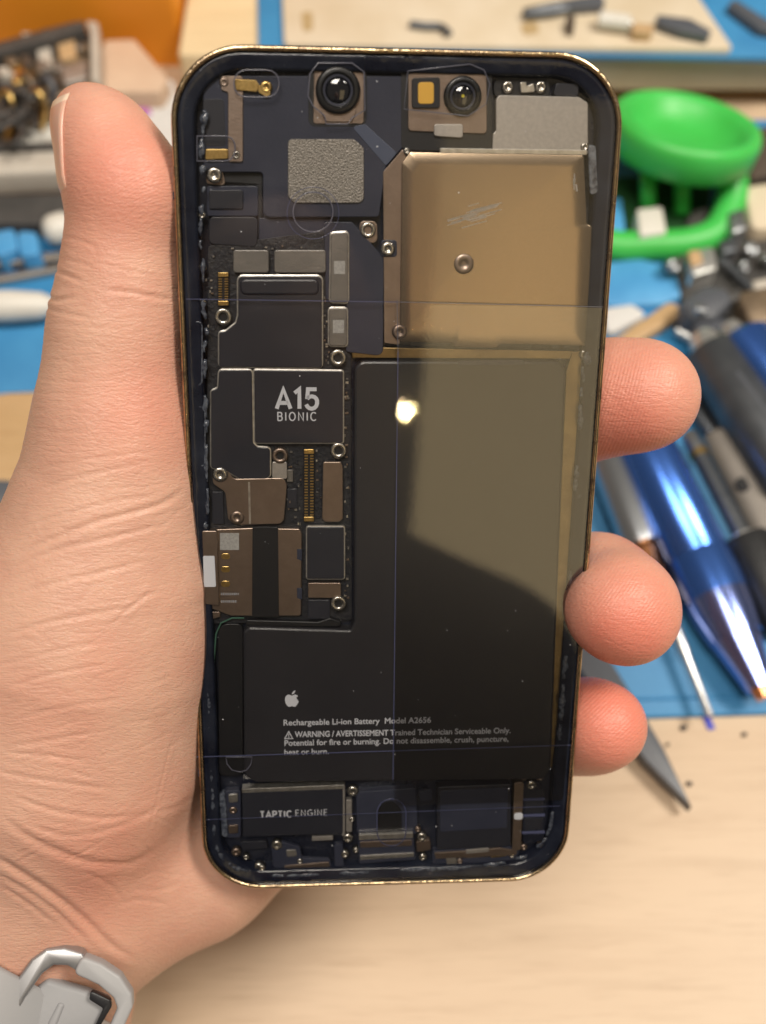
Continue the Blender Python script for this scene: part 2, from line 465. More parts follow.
# antenna breaks in the steel edge
for (sx, sy) in ((-1, .052), (1, .054), (-1, -.050), (1, -.050)):
    me = slab_mesh([(sx * PW/2 - .0002, sy), (sx * PW/2 + .00006, sy), (sx * PW/2 + .00006, sy + .0011), (sx * PW/2 - .0002, sy + .0011)], -.0068, -.0006)
    o = link('antenna_break', me, M['slate_plate'], phone)

def screw(px, py, z, r, kind='post', m='screw'):
    x, y = P(px, py, z * MM)
    key = (kind, round(r, 2), m)
    if key not in SCREW:
        R = r * MM
        if kind == 'post':       # open standoff: a ring with a deep round socket
            prof = [(-1.6 * MM, R), (-.12 * MM, R), (0, R * .86), (0, R * .52), (-.25 * MM, R * .46), (-.6 * MM, R * .44)]
        else:                    # domed head with a shallow drive recess
            prof = [(-1.2 * MM, R), (-.25 * MM, R), (-.05 * MM, R * .8), (0, R * .45), (-.14 * MM, R * .36), (-.16 * MM, R * .05)]
        me = lathe_mesh(prof, 18); me.materials.append(M[m]); SCREW[key] = me
        me.polygons.foreach_set('use_smooth', [True] * len(me.polygons))
    o = bpy.data.objects.new('screw', SCREW[key]); C.objects.link(o); o.parent = phone; o.location = (x, y, z * MM)
    if kind == 'post':
        if 'hole' not in SCREW:
            me = lathe_mesh([(-.3 * MM, 1), (0, 1)], 14); SCREW['hole'] = me; me.materials.append(M['black'])
        h = bpy.data.objects.new('socket', SCREW['hole']); C.objects.link(h); h.parent = o
        h.scale = (r * .46 * MM, r * .46 * MM, 1); h.location = (0, 0, -.45 * MM)
    return o
SCREW = {}

# --- top left: antenna plate and its bracket
tp = slab('antenna_cover', [(203, 76), (492, 76), (492, 142), (404, 146), (386, 166), (379, 217), (263, 217), (263, 172), (204, 172)], -3.9, -1.9, M['slate_plate'], phone, [3, 2, .6, .6, .6, .6, 1, .6, .6], .12)
slab('pocket', [(203, 99), (224, 99), (226, 146), (204, 146)], -2.2, -1.82, M['dark_shield'], phone, .5, .05)
br = slab('antenna_bracket', [(221, 76), (243, 76), (243, 162), (228, 162), (228, 92), (221, 90)], -2.0, -1.55, M['taupe'], phone, .4, .08)
slab('contact_tab', [(234, 79), (256, 80), (259, 85), (257, 92), (236, 90)], -1.6, -1.2, M['brass'], br, .25, .08)
slab('contact_tab', [(205, 149), (228, 149), (228, 159), (205, 160)], -1.9, -1.15, M['brass'], br, .3, .12)
slab('spring_clip', [(258, 84), (266, 88), (272, 94), (266, 97), (258, 92)], -1.7, -1.3, M['brass'], phone, .3, .06)
screw(266, 87, -1.25, .95, 'head', 'brass'); screw(224, 82, -1.4, .75, 'head', 'taupe'); screw(236, 155, -1.4, .7, 'head', 'screw')
screw(214, 175, -1.6, 1.25, 'head')
slab('screw_tab', [(206, 166), (222, 166), (226, 186), (206, 184)], -3.5, -2.6, M['taupe'], phone, .6, .08)
# recessed speaker corner
slab('earpiece_recess', [(224, 173), (262, 173), (262, 222), (258, 222), (258, 184), (224, 182)], -3.8, -3.0, M['black'], phone, .3, .05)
slab('flex_strip', [(207, 186), (258, 186), (258, 216), (207, 216)], -3.8, -2.7, M['slate_plate'], phone, .3, .08)
slab('foam_pad', [(209, 190), (243, 190), (243, 209), (209, 209)], -2.8, -2.35, M['dark_shield'], phone, .3, .1)
slab('flex_strip', [(209, 217), (258, 217), (257, 247), (209, 244)], -3.8, -2.5, M['dark_shield'], phone, .8, .1)
slab('flex_strip', [(259, 218), (330, 219), (342, 226), (326, 231), (326, 247), (259, 247)], -3.8, -2.9, M['slate_plate'], phone, .3, .1)
slab('reflection_strip', [(352, 127), (365, 124), (397, 153), (386, 166)], -2.0, -1.78, mat('reflection_tint', (.085, .10, .15), .25), phone, .3, .05)  # diagonal blue-grey reflection on the cover, built as a pale slab
slab('grain_cover', [(288, 141), (291, 139), (354, 139), (364, 148), (364, 199), (360, 203), (294, 203), (288, 197)], -2.1, -1.55, M['grain'], phone, .9, .1)

# --- upper camera
cb = slab('camera_bracket', [(314, 67), (364, 67), (364, 124), (313, 124)], -2.6, -1.7, M['taupe'], phone, .5, .1)
slab('camera_well', [(308, 64), (367, 64), (367, 127), (308, 127)], -3.6, -1.88, M['black'], phone, 1.2, .08)
def lens(px, py, r, z, parent, colour='lens', core=.5, lean=(0, 0)):
    x, y = P(px, py, (z) * MM); R = r * MM
    barrel = link('lens_barrel', lathe_mesh([(-2.0 * MM, R), (-.3 * MM, R), (-.08 * MM, R * .95), (0, R * .88), (0, R * .76), (-.22 * MM, R * .72), (-.35 * MM, R * .62)], 36), M['lens_black'], parent)
    barrel.location = (x, y, z * MM); sharp_smooth(barrel, 50)
    rg = link('lens_ring', lathe_mesh([(-.36 * MM, R * .70), (-.3 * MM, R * .66), (-.3 * MM, R * .60), (-.38 * MM, R * .56)], 36, False), M['slate_plate'], barrel)
    g = []
    for k in range(7):
        a = math.radians(15 * k); g.append((-.45 * MM + R * .16 * math.sin(a), max(1e-6, R * .58 * math.cos(a))))
    gl = link('lens_glass', lathe_mesh(g, 32), M['lens'], barrel, True)
    if colour != 'lens':
        ir = link('iris', lathe_mesh([(-.1 * MM, R * core), (-.05 * MM, R * core * .9), (.0 * MM, R * core * .1)], 20), M[colour], barrel); ir.location.z = .03 * MM
    return barrel
lens(338, 90, 3.45, -.75, phone)
slab('bracket_step', [(319, 108), (358, 108), (352, 122), (326, 122)], -1.8, -1.45, M['taupe'], phone, .5, .08)
# --- front sensor module
slab('sensor_well', [(401, 66), (492, 66), (492, 152), (401, 150)], -3.7, -1.87, M['black'], phone, 1, .05)
slab('sensor_bracket', [(408, 73), (476, 70), (487, 76), (487, 134), (408, 131)], -2.4, -1.55, M['taupe'], phone, [.6, .6, .6, .6, .6], .1)
slab('bracket_tab', [(434, 124), (463, 124), (463, 138), (434, 136)], -2.3, -1.35, M['light_shield'], phone, .4, .1)
lb = slab('flash_housing', [(412, 78), (440, 77), (440, 108), (412, 108)], -2.0, -1.05, M['black'], phone, .4, .1)
slab('flash_led', [(418, 82), (434, 82), (434, 104), (418, 104)], -1.4, -.98, M['led'], lb, .5, .1)
lens(463, 96, 2.95, -.85, phone, 'led_y', .22)
# --- top right
slab('screw_strip', [(494, 79), (548, 78), (551, 97), (494, 97)], -3.7, -2.6, M['black'], phone, .8, .05)
screw(508, 87, -1.9, .95, 'head'); screw(541, 87, -1.9, .95, 'head')
slab('spring_contact', [(520, 82), (526, 82), (527, 86), (534, 83), (535, 92), (521, 93)], -2.6, -1.8, M['edge_steel'], phone, .2, .08)
slab('rubber_block', [(556, 83), (579, 84), (578, 97), (553, 96)], -3.6, -1.8, M['dark_shield'], phone, .5, .1)
slab('upper_shield', [(499, 95), (579, 97), (588, 103), (588, 154), (492, 153), (493, 134), (496, 131), (496, 100)], -2.8, -1.45, M['light_shield'], phone, [1.2, .8, .5, .2, .2, .4, .4, .8], .1)
slab('shield_lip', [(440, 148), (587, 150), (587, 155), (440, 153)], -1.6, -1.15, M['edge_steel'], phone, .1, .08)
slab('shield_flange', [(402, 150), (406, 150), (400, 345), (384, 343), (383, 172)], -2.6, -1.75, M['taupe'], phone, .3, .08)
main_shield = slab('main_shield', [(410, 152), (584, 155), (587, 224), (592, 226), (587, 346), (500, 344), (497, 348), (455, 347), (453, 343), (400, 342), (402, 163)], -2.4, -1.2, M['bronze'], phone, .5, .12)
def bow(o, z1, height, cx, cy):
    """Replace the flat lid by a slightly bulged one: thin pressed steel never lies dead flat."""
    bm = bmesh.new(); bm.from_mesh(o.data)
    top = max(bm.faces, key=lambda f_: (round(f_.calc_center_median().z, 6), len(f_.verts)))
    ring = [v for v in top.verts]; bm.faces.remove(top); prev = ring
    for s_ in (.86, .7, .52, .34, .16):
        new = [bm.verts.new((cx + (v.co.x - cx) * s_, cy + (v.co.y - cy) * s_, z1 + height * (1 - s_ * s_))) for v in ring]
        for i in range(len(ring)):
            j = (i + 1) % len(ring); bm.faces.new((prev[i], prev[j], new[j], new[i]))
        prev = new
    bm.faces.new(prev); bmesh.ops.recalc_face_normals(bm, faces=bm.faces); bm.to_mesh(o.data); bm.free(); sharp_smooth(o, 30)
_bx, _by = P(480, 235, -1.2 * MM); bow(main_shield, -1.2 * MM, .15 * MM, _bx, _by)
rv = screw(464, 264, -.88, 1.75, 'head', 'taupe'); rv.name = 'rivet'
screw(388, 249, -1.25, 1.2, 'head'); screw(400, 332, -1.05, 1.3, 'head', 'taupe'); screw(368, 230, -1.7, 1.25, 'post')
slab('screw_lug', [(359, 221), (377, 221), (378, 243), (360, 243)], -3.6, -2.1, M['taupe'], phone, .8, .1)
slab('screw_lug', [(381, 240), (397, 240), (397, 257), (381, 257)], -3.0, -1.6, M['slate_plate'], phone, .5, .1)
screw(407, 151, -1.0, .55, 'head'); screw(585, 147, -1.2, .7, 'head')
slab('side_key', [(588, 144), (596, 146), (598, 192), (590, 196)], -2.5, -1.0, M['glue'], phone, .5, .1)
# polished scuff on the main shield
for i in range(26):
    a = random.uniform(445, 485); b_ = 222 - (a - 445) * .32 + random.gauss(0, 4); l = random.uniform(10, 30)
    slab('scratch', [(a, b_), (a + l, b_ - l * .28), (a + l, b_ - l * .28 + .7), (a, b_ + .8)], -1.15, -1.045, M['light_shield'], main_shield, 0, 0)
for i in range(7):
    a = random.uniform(573, 579); b_ = random.uniform(172, 186)
    slab('scratch', [(a, b_), (a + .8, b_), (a + 1.5, b_ + 7), (a + .6, b_ + 7)], -1.18, -1.12, M['light_shield'], main_shield, 0, 0)

# --- logic board
pcb = slab('logic_board', [(208, 246), (350, 228), (352, 620), (206, 624)], -3.9, -2.7, M['pcb'], phone, .5, .05)
slab('board_cover', [(324, 222), (352, 222), (384, 258), (383, 356), (346, 352), (346, 300), (326, 300)], -3.8, -2.0, M['slate_plate'], phone, [.5, .5, .5, 1, .5, .3, .3], .1)
def can(name, px, z1, m, r=.45, rim=True, ch=.14):
    o = slab(name, px, -2.8, z1, M[m], phone, r, ch)
    if rim:                       # bright worn edge of the folded can, just under the lid film
        c = np.mean(px, 0)
        pts = round_poly([P(x, y, z1 * MM) for x, y in px], (r if not isinstance(r, (list, tuple)) else r[0]) * MM)
        if area2(pts) < 0: pts = pts[::-1]
        n = len(pts); q0 = offset_poly(pts, -.20 * MM); q1 = offset_poly(pts, .10 * MM)
        z = (z1 - .10) * MM; zb = (z1 - .9) * MM
        v = [(x, y, zb) for x, y in q0] + [(x, y, z - .05 * MM) for x, y in q0] + [(x, y, z) for x, y in pts] + [(x, y, z) for x, y in q1]
        f = []
        for k in range(3):
            for i in range(n):
                j = (i + 1) % n
                f.append((k * n + i, k * n + j, (k + 1) * n + j, (k + 1) * n + i))
        link('can_rim', mesh_from(v, f), M['edge_steel'], o)
    return o
can('shield_can', box4(233, 250, 269, 273), -1.6, 'grey_shield', .5, False)
can('shield_can', box4(274, 250, 326, 273), -1.6, 'grey_shield', .5, False)
s = can('shield_can', [(331, 233), (348, 232), (348, 303), (330, 302)], -1.5, 'grey_shield', .5)
slab('code_patch', box4(334, 261, 345, 274), -1.6, -1.49, M['label_grey'], s, 0, 0)
s = can('shield_can', box4(329, 308, 347, 346), -1.5, 'grey_shield', .5)
slab('code_patch', box4(333, 320, 344, 333), -1.6, -1.49, M['label_grey'], s, 0, 0)
s = can('shield_can', [(238, 276), (322, 276), (322, 368), (219, 367), (219, 332), (226, 331), (236, 323), (238, 315)], -1.5, 'dark_shield', [.8, .8, .4, .4, .5, .8, .8, .3])
slab('cushion_ridge', [(240, 279), (319, 279), (319, 295), (240, 295)], -1.6, -1.15, M['dark_shield'], s, .9, .35)
can('shield_can', [(219, 370), (252, 370), (253, 443), (257, 447), (270, 448), (270, 476), (265, 479), (240, 479), (225, 470), (211, 468), (211, 391), (218, 388)], -1.5, 'dark_shield', [.6, .6, .5, .5, .6, .6, .5, .5, .5, .5, .5, .5])
chip = can('processor_chip', [(254, 370), (343, 371), (343, 443), (255, 443)], -1.5, 'dark_shield', .35)
x, y = P(297, 399, -1.48 * MM); stroke_text('lettering', 'A15', .00330, .20, M['print'], chip, (x, y, -1.485 * MM), .17)
x, y = P(297, 416.5, -1.48 * MM); stroke_text('lettering', 'BIONIC', .00138, .15, M['print'], chip, (x, y, -1.485 * MM), .30)
# connectors with gold pins
def connector(x0, y0, x1, y1, npin, z=-1.7):
    c = slab('connector', box4(x0, y0, x1, y1), -2.8, z - .35, M['black'], phone, .2, .06)
    slab('end_cap', box4(x0 + .5, y0 + .5, x1 - .5, y0 + 5), z - .5, z, M['brass'], c, .15, .05)
    slab('end_cap', box4(x0 + .5, y1 - 5, x1 - .5, y1 - .5), z - .5, z, M['brass'], c, .15, .05)
    w = x1 - x0
    for i in range(npin):
        y = y0 + 7 + (y1 - y0 - 14) * i / (npin - 1)
        for k in (0, 1):
            a = x0 + 1 if k == 0 else x1 - 1 - w * .3
            slab('pin', box4(a, y - .5, a + w * .3, y + .5), z - .4, z - .1, M['brass'], c, 0, 0)
    return c
connector(217.5, 272, 229, 306, 9)
connector(303.5, 449, 314.5, 522, 22)
for (a, b_) in ((223, 317), (338, 358), (338.5, 451), (338.5, 604)): screw(a, b_, -1.35, 1.4, 'post')
screw(280, 456, -1.35, 1.35, 'post', 'taupe')
br2 = slab('board_bracket', [(212, 474), (218, 467), (227, 469), (234, 479), (284, 478), (287, 485), (284, 520), (280, 524), (240, 525), (228, 520), (225, 492), (213, 484)], -2.6, -1.55, M['taupe'], phone, .8, .1)
slab('bracket_tab', [(272, 462), (287, 462), (287, 479), (272, 479)], -2.3, -1.58, M['light_shield'], br2, .3, .08)
slab('fold_line', [(248, 482), (250, 482), (251, 524), (249, 524)], -1.6, -1.52, M['edge_steel'], br2, 0, 0)
screw(220, 475, -1.3, 1.35, 'head', 'screw'); screw(237, 518, -1.3, 1.25, 'head', 'taupe')
slab('shield_can', [(212, 492), (223, 492), (224, 524), (212, 524)], -2.8, -2.3, M['dark_shield'], phone, .2, .05)
slab('metal_cap', [(323, 462), (341, 462), (343, 467), (343, 519), (339, 522), (325, 522), (322, 519)], -2.4, -1.55, M['taupe'], phone, .4, .1)
slab('resistor_block', box4(287, 470, 293, 482), -2.8, -2.2, M['grey_shield'], phone, .1, .05)
slab('resistor_block', box4(287, 489, 297, 508), -2.8, -2.35, M['dark_shield'], phone, .1, .05)
can('shield_can', box4(307, 527, 344, 579), -1.5, 'dark_shield', .35)
slab('module', box4(308, 583, 341, 598), -2.8, -1.8, M['taupe'], phone, .25, .08)
slab('module', box4(308, 600, 330, 619), -2.8, -2.1, M['dark_shield'], phone, .2, .08)
# tiny board parts, scattered between the cans
tiny = []
spots = [(rx, ry) for rx, ry in
         [(random.uniform(325, 329), random.uniform(350, 365)) for _ in range(4)] +
         [(random.uniform(345, 349), random.uniform(375, 520)) for _ in range(34)] +
         [(random.uniform(286, 301), random.uniform(450, 525)) for _ in range(24)] +
         [(random.uniform(316, 321), random.uniform(450, 522)) for _ in range(14)] +
         [(random.uniform(232, 328), random.uniform(246, 249)) for _ in range(10)] +
         [(random.uniform(324, 329), random.uniform(276, 366)) for _ in range(20)] +
         [(random.uniform(206, 216), random.uniform(255, 330)) for _ in range(12)] +
         [(random.uniform(345, 349), random.uniform(530, 600)) for _ in range(14)]]
for (rx, ry) in spots:
    w, h_ = random.choice([(2.4, 1.4), (1.4, 2.4), (1.6, 1.6)])
    slab('chip_component', box4(rx - w/2, ry - h_/2, rx + w/2, ry + h_/2), -2.75, -2.3, M[random.choice(['grey_shield', 'taupe', 'dark_shield', 'edge_steel', 'dark_shield'])], phone, 0, 0)
# SIM reader
sim = slab('sim_reader', [(203, 530), (252, 528), (300, 529), (302, 534), (301, 616), (231, 616), (204, 606)], -3.0, -1.75, M['taupe'], phone, .4, .12)
slab('ribbon', [(252.5, 527), (278, 527), (279, 617), (252, 617)], -1.9, -1.6, M['black'], sim, .1, .05)
slab('code_patch', box4(220, 533, 239, 550), -1.85, -1.74, M['label_grey'], sim, 0, 0)
for yy in (556.5, 569.5, 584): slab('gold_pad', box4(221, yy - 3, 230, yy + 3), -1.85, -1.68, M['brass'], sim, .45, .06)
slab('white_label', [(203, 556), (214.5, 556), (216, 587), (204, 587)], -.84, -.74, M['label_white'], sim, .2, .03)
slab('tray_flange', [(202, 531), (217, 531), (219, 606), (205, 604)], -1.8, -.82, M['taupe'], sim, .3, .1)
for yy, w in ((594, 17), (601.5, 16)):
    xx = 221
    while xx < 221 + w:
        l = random.uniform(.8, 1.8); slab('lettering', box4(xx, yy - 1.2, xx + l, yy + 1.2), -1.8, -1.74, M['print_dim'], sim, 0, 0); xx += l + .7
for yy in (549, 588): slab('latch_notch', [(297, yy), (302, yy), (302, yy + 12), (297, yy + 10)], -1.85, -1.72, M['slate_plate'], sim, .1, .03)
slab('tray_rail', [(208, 612), (220, 612), (220, 617), (208, 620)], -2.6, -1.9, M['taupe'], phone, .2, .05)

# --- battery (L shaped pouch)
bat = slab('battery', [(361, 361), (560, 361), (566, 370), (551, 772), (543, 780), (254, 783), (244, 775), (243, 632), (249, 627), (350, 630), (354, 622), (354, 369)], -3.6, -1.15, M['battery'], phone, [1.4, 1.4, 1.2, 1.6, 1.6, 2.2, 2.2, .9, .9, .5, .5, 1.3], .45)
slab('pull_tab', [(458, 361), (524, 360), (524, 365), (458, 365)], -1.6, -1.05, M['slate_plate'], bat, .2, .05)
def L(px, py, text, size, bold=.00001, m='print', sx=1.0):
    x, y = P(px, py, -1.13 * MM); return text_obj('lettering', text, size, M[m], bat, (x, y, -1.14 * MM), bold, 'LEFT', sx=sx)
L(283, 723, 'Rechargeable Li-ion Battery  Model A2656', .00165, .00002, sx=.957)
L(295, 734.8, 'WARNING / AVERTISSEMENT', .00165, .00003, sx=.80)
L(390, 733.0, 'Trained Technician Serviceable Only.', .00165, .00002, sx=.91)
L(284, 743.4, 'Potential for fire or burning. Do not disassemble, crush, puncture,', .00165, .00002, sx=.945)
L(284, 752.5, 'heat or burn.', .00165, .00002, sx=.94)
# warning triangle
tri = [P(284, 739, -1.13*MM), P(293.5, 739, -1.13*MM), P(288.8, 730.6, -1.13*MM)]
o2 = offset_poly(tri if area2(tri) > 0 else tri[::-1], .17 * MM); o1 = tri if area2(tri) > 0 else tri[::-1]
link('warning_mark', mesh_from([(x, y, -1.13*MM) for x, y in o1] + [(x, y, -1.13*MM) for x, y in o2], [(0, 1, 4, 3), (1, 2, 5, 4), (2, 0, 3, 5)]), M['print'], bat)
x, y = P(288.8, 736, -1.13*MM); text_obj('warning_mark', '!', .00115, M['print'], bat, (x, y, -1.135*MM), .00003)
# fruit emblem: outline of one half-bitten fruit and its leaf
def emblem():
    body = [(0, -.36), (.16, -.42), (.30, -.38), (.46, -.12), (.52, .04), (.40, .10), (.33, .24), (.36, .40), (.47, .50), (.34, .62), (.16, .62), (0, .55), (-.16, .62), (-.34, .62), (-.50, .46), (-.55, .22), (-.50, -.08), (-.38, -.32), (-.24, -.42), (-.12, -.40)]
    pts = [(p.x, p.y) for p in smooth_path([(a, b_, 0) for a, b_ in body], 5, True)]
    leaf = [(p.x, p.y) for p in smooth_path([(0, .66, 0), (.03, .80, 0), (.14, .94, 0), (.26, 1.0, 0), (.24, .86, 0), (.14, .72, 0)], 4, True)]
    s = 2.3 * MM
    bm = bmesh.new()
    for q in (pts, leaf):
        bm.faces.new([bm.verts.new((a * s, b_ * s, 0)) for a, b_ in q])
    bmesh.ops.triangulate(bm, faces=bm.faces)
    me = bpy.data.meshes.new('emblem'); bm.to_mesh(me); bm.free()
    o = link('logo', me, M['print'], bat); x, y = P(292, 702, -1.12 * MM); o.location = (x, y, -1.13 * MM)
emblem()
# trough left of the battery
slab('cable_channel', [(218, 628), (226, 624), (243, 624), (243, 776), (219, 776)], -3.8, -2.2, M['black'], phone, 1.2, .1)
slab('cable_guard', [(246, 620), (318, 622), (330, 618), (341, 622), (340, 627), (326, 627), (246, 626)], -3.6, -1.7, M['black'], phone, .4, .15)
link('green_gasket', tube_mesh([(*P(a, b_, -1.9*MM), -1.9*MM) for a, b_ in ((244, 618), (232, 618), (221, 623), (216, 634), (214, 660), (214, 700))], .00014, 6), mat('green_gasket', (.06, .14, .10), .3), phone)

# --- bottom row
tap = slab('haptic_motor', [(242, 791), (343, 787), (343, 834), (243, 837)], -3.6, -1.35, M['dark_shield'], phone, .3, .12)
slab('motor_edge', [(242, 789), (344, 785), (344, 789), (242, 793)], -3.0, -1.25, M['edge_steel'], tap, .05, .05)
slab('motor_edge', [(342, 786), (345, 786), (345, 836), (342, 836)], -3.0, -1.42, M['light_shield'], tap, .05, .05)
x, y = P(276, 814.3, -1.33 * MM); stroke_text('lettering', 'TAPTIC', .00128, .22, M['print'], tap, (x, y, -1.335 * MM), .22)
x, y = P(311.5, 812.8, -1.33 * MM); stroke_text('lettering', 'ENGINE', .00128, .12, M['print'], tap, (x, y, -1.335 * MM), .24)
slab('motor_lug', [(224, 791), (241, 790), (241, 838), (226, 838)], -3.6, -2.2, M['slate_plate'], phone, .6, .15)
slab('clear_clip', [(219, 795), (225, 790), (228, 838), (222, 836)], -2.6, -1.7, M['glue'], phone, .5, .1)
screw(233, 811, -1.9, .8, 'head', 'taupe')
for (a, b_, r_) in ((353, 792, 1.1), (348, 839, 1.0), (277, 846, 1.05), (259, 868, .95), (422, 838, 1.0), (532, 786, 1.0), (423, 858, .8), (345, 855, .8)): screw(a, b_, -1.6, r_, 'head')
slab('clear_clip', [(271, 845), (283, 842), (300, 847), (302, 858), (330, 859), (332, 868), (282, 872), (273, 866)], -2.6, -1.9, M['slate_plate'], phone, .6, .15)
slab('clip_edge', [(284, 866), (329, 862), (330, 867), (285, 870)], -2.0, -1.7, M['taupe'], phone, .2, .08)
slab('clip_edge', [(312, 837), (333, 836), (333, 840), (312, 841)], -2.0, -1.5, M['light_shield'], phone, .1, .05)
port = slab('charging_port', [(358, 836), (413, 834), (416, 860), (359, 864)], -3.6, -1.55, M['slate_plate'], phone, .5, .15)
slab('port_shell', [(359, 835), (413, 833), (413, 838), (359, 840)], -2.0, -1.3, M['edge_steel'], port, .1, .06)
slab('port_shell', [(360, 856), (414, 853), (414, 857), (360, 860)], -2.0, -1.3, M['edge_steel'], port, .1, .06)
slab('port_plate', [(356, 792), (416, 788), (418, 834), (357, 834)], -3.7, -2.2, M['slate_plate'], phone, .6, .1)
slab('port_hole', [(377, 812), (383, 802), (393, 801), (402, 810), (402, 833), (377, 834)], -2.3, -2.12, M['black'], phone, 1.0, .03)
spk = slab('loudspeaker', [(437, 787), (511, 784), (511, 846), (437, 850)], -3.6, -1.6, M['dark_shield'], phone, .5, .15)
slab('speaker_panel', [(440, 791), (508, 788), (507, 828), (440, 832)], -1.7, -1.45, M['slate_plate'], spk, .5, .08)
slab('speaker_rail', [(432, 851), (510, 847), (520, 850), (516, 860), (448, 867), (432, 864)], -3.4, -1.9, M['slate_plate'], phone, .6, .15)
slab('clip_edge', [(434, 853), (470, 851), (500, 848), (518, 851), (516, 855), (470, 858), (436, 859)], -2.0, -1.6, M['taupe'], phone, .3, .1)
slab('clip_edge', [(466, 850), (489, 848), (489, 852), (466, 854)], -1.7, -1.45, M['light_shield'], phone, .2, .08)
slab('side_bracket', [(514, 783), (524, 782), (521, 850), (512, 852)], -3.4, -1.5, M['taupe'], phone, .5, .1)
slab('white_dot', [(514, 814), (523, 813), (523, 820), (514, 820)], -1.6, -1.25, M['label_white'], phone, .5, .12)
for yy in (799, 815, 832): slab('flex_line', [(522, yy), (545, yy - 1), (545, yy + 1.5), (522, yy + 2)], -2.2, -1.9, M['seam'], phone, .1, .03)
slab('corner_pad', [(523, 783), (541, 782), (546, 800), (544, 840), (523, 846)], -3.6, -2.1, M['navy'], phone, .8, .1)
for (a, b_, r_) in ((524, 778, .7), (540, 778, .75), (524, 848, .7), (236, 853, .9)): screw(a, b_, -1.9, r_, 'head', 'taupe')

# more of the small hardware along the bottom edge
for q, z, m_ in (([(360, 842), (412, 840), (412, 846), (360, 848)], -1.42, 'taupe'), ([(346, 800), (352, 800), (352, 832), (346, 832)], -1.9, 'light_shield'), ([(416, 842), (430, 840), (431, 850), (417, 852)], -1.8, 'taupe'), ([(334, 845), (343, 844), (344, 866), (335, 867)], -1.9, 'slate_plate'), ([(419, 792), (432, 791), (432, 800), (420, 801)], -2.0, 'slate_plate'), ([(228, 795), (238, 794), (238, 802), (229, 803)], -1.9, 'edge_steel'), ([(228, 826), (238, 825), (238, 833), (229, 834)], -1.9, 'taupe'), ([(286, 850), (296, 850), (297, 856), (287, 857)], -1.75, 'edge_steel'), ([(240, 842), (266, 841), (268, 848), (242, 850)], -2.2, 'dark_shield'), ([(525, 802), (543, 801), (543, 812), (525, 813)], -1.95, 'dark_shield'), ([(525, 819), (543, 818), (542, 829), (525, 830)], -1.95, 'dark_shield'), ([(446, 858), (456, 857), (457, 864), (447, 865)], -1.6, 'edge_steel'), ([(490, 852), (506, 850), (507, 856), (491, 858)], -1.65, 'brass')):
    slab('small_bracket', q, -3.0, z, M[m_], phone, .25, .08)
for (a, b_, r_) in ((356, 851, .6), (418, 830, .6), (352, 820, .55), (300, 862, .6), (460, 862, .6), (512, 856, .6), (246, 858, .6), (541, 846, .6)): screw(a, b_, -1.6, r_, 'head', random.choice(['screw', 'taupe']))
# --- rails down both sides: button flex, clips and dried glue
def bead(pts, r, m='glue'):
    ps = [(*P(a, b_, -1.05*MM), -1.05*MM) for a, b_ in pts]
    sp = smooth_path(ps, 9); i = 0
    while i < len(sp) - 3:                     # the dried line breaks up into lumps of its own
        n = random.randint(4, 11); seg = [q + Vector((random.gauss(0, .00010), random.gauss(0, .00010), 0)) for q in sp[i:i + n]]
        if len(seg) >= 3:
            k = len(seg); rad = [r * MM * random.uniform(.7, 1.7) * math.sin(math.pi * (j + .6) / (k + .2)) ** .5 for j in range(k)]
            link('glue_bead', tube_mesh(seg, rad, 8, False, (1.2, .6)), M[m], phone, True)
        i += n + random.randint(0, 2)
def loop_px(x0, y0, x1, y1, r):
    out = []
    for cx, cy, a0 in ((x1 - r, y0 + r, -90), (x1 - r, y1 - r, 0), (x0 + r, y1 - r, 90), (x0 + r, y0 + r, 180)):
        for k in range(5):
            a = math.radians(a0 + 22.5 * k); out.append((cx + r * math.cos(a), cy + r * math.sin(a)))
    return out
def outline(name, pts, w, m, z=-.62, parent=None, closed=True):
    ps = [(*P(a, b_, z * MM), z * MM) for a, b_ in pts]
    o = link(name, tube_mesh(ps, w * MM, 6, closed, squash=(1, .35)), M[m], parent or phone, True); return o
for (y0, y1, x0) in ((322, 385, 190), (407, 466, 193)):
    outline('button_seal', loop_px(x0 + (0), y0, x0 + 12, y1, 4), .16, 'glue', -1.0)
    slab('side_button', loop_px(x0 + 3, y0 + 5, x0 + 9, y1 - 5, 2.5), -2.4, -1.25, M['navy'], phone, 0, .12)
    for k in range(6):
        yy = y0 + 8 + (y1 - y0 - 16) * k / 5 + random.uniform(-2, 2)
        slab('glue_fleck', [(x0 + 4, yy - 2), (x0 + 8, yy - 3), (x0 + 8.5, yy + 1), (x0 + 5, yy + 2)], -1.5, -1.1, M['glue'], phone, .2, .06)
bead([(205, 110), (203, 135), (201, 158), (203, 175)], .34)
bead([(204, 186), (202, 215), (200, 240), (203, 262), (203, 290)], .22)
bead([(203, 300), (206, 330), (204, 352), (206, 384)], .25)
bead([(205, 395), (207, 425), (206, 462), (208, 505), (205, 527)], .26)
bead([(207, 690), (209, 720), (207, 752), (212, 790), (213, 820), (217, 848), (232, 866), (258, 874)], .30)
bead([(270, 876), (330, 874), (400, 870), (470, 867), (520, 858), (546, 838), (552, 812)], .28)
bead([(588, 352), (586, 372)], .5, 'glue'); bead([(583, 365), (581, 398)], .30); bead([(581, 404), (580, 440)], .34); bead([(577, 465), (575, 492)], .30); bead([(571, 570), (568, 610)], .26)
bead([(566, 655), (562, 700), (560, 740)], .4)
for (a, b_, r_) in ((203, 268, .55), (202, 215, .6), (203, 302, .5), (204, 345, .45), (206, 500, .7), (205, 517, .6), (210, 727, .5), (211, 758, .55), (585, 355, .9), (262, 869, .7)):
    screw(a, b_, -1.2, r_, 'head', 'screw')
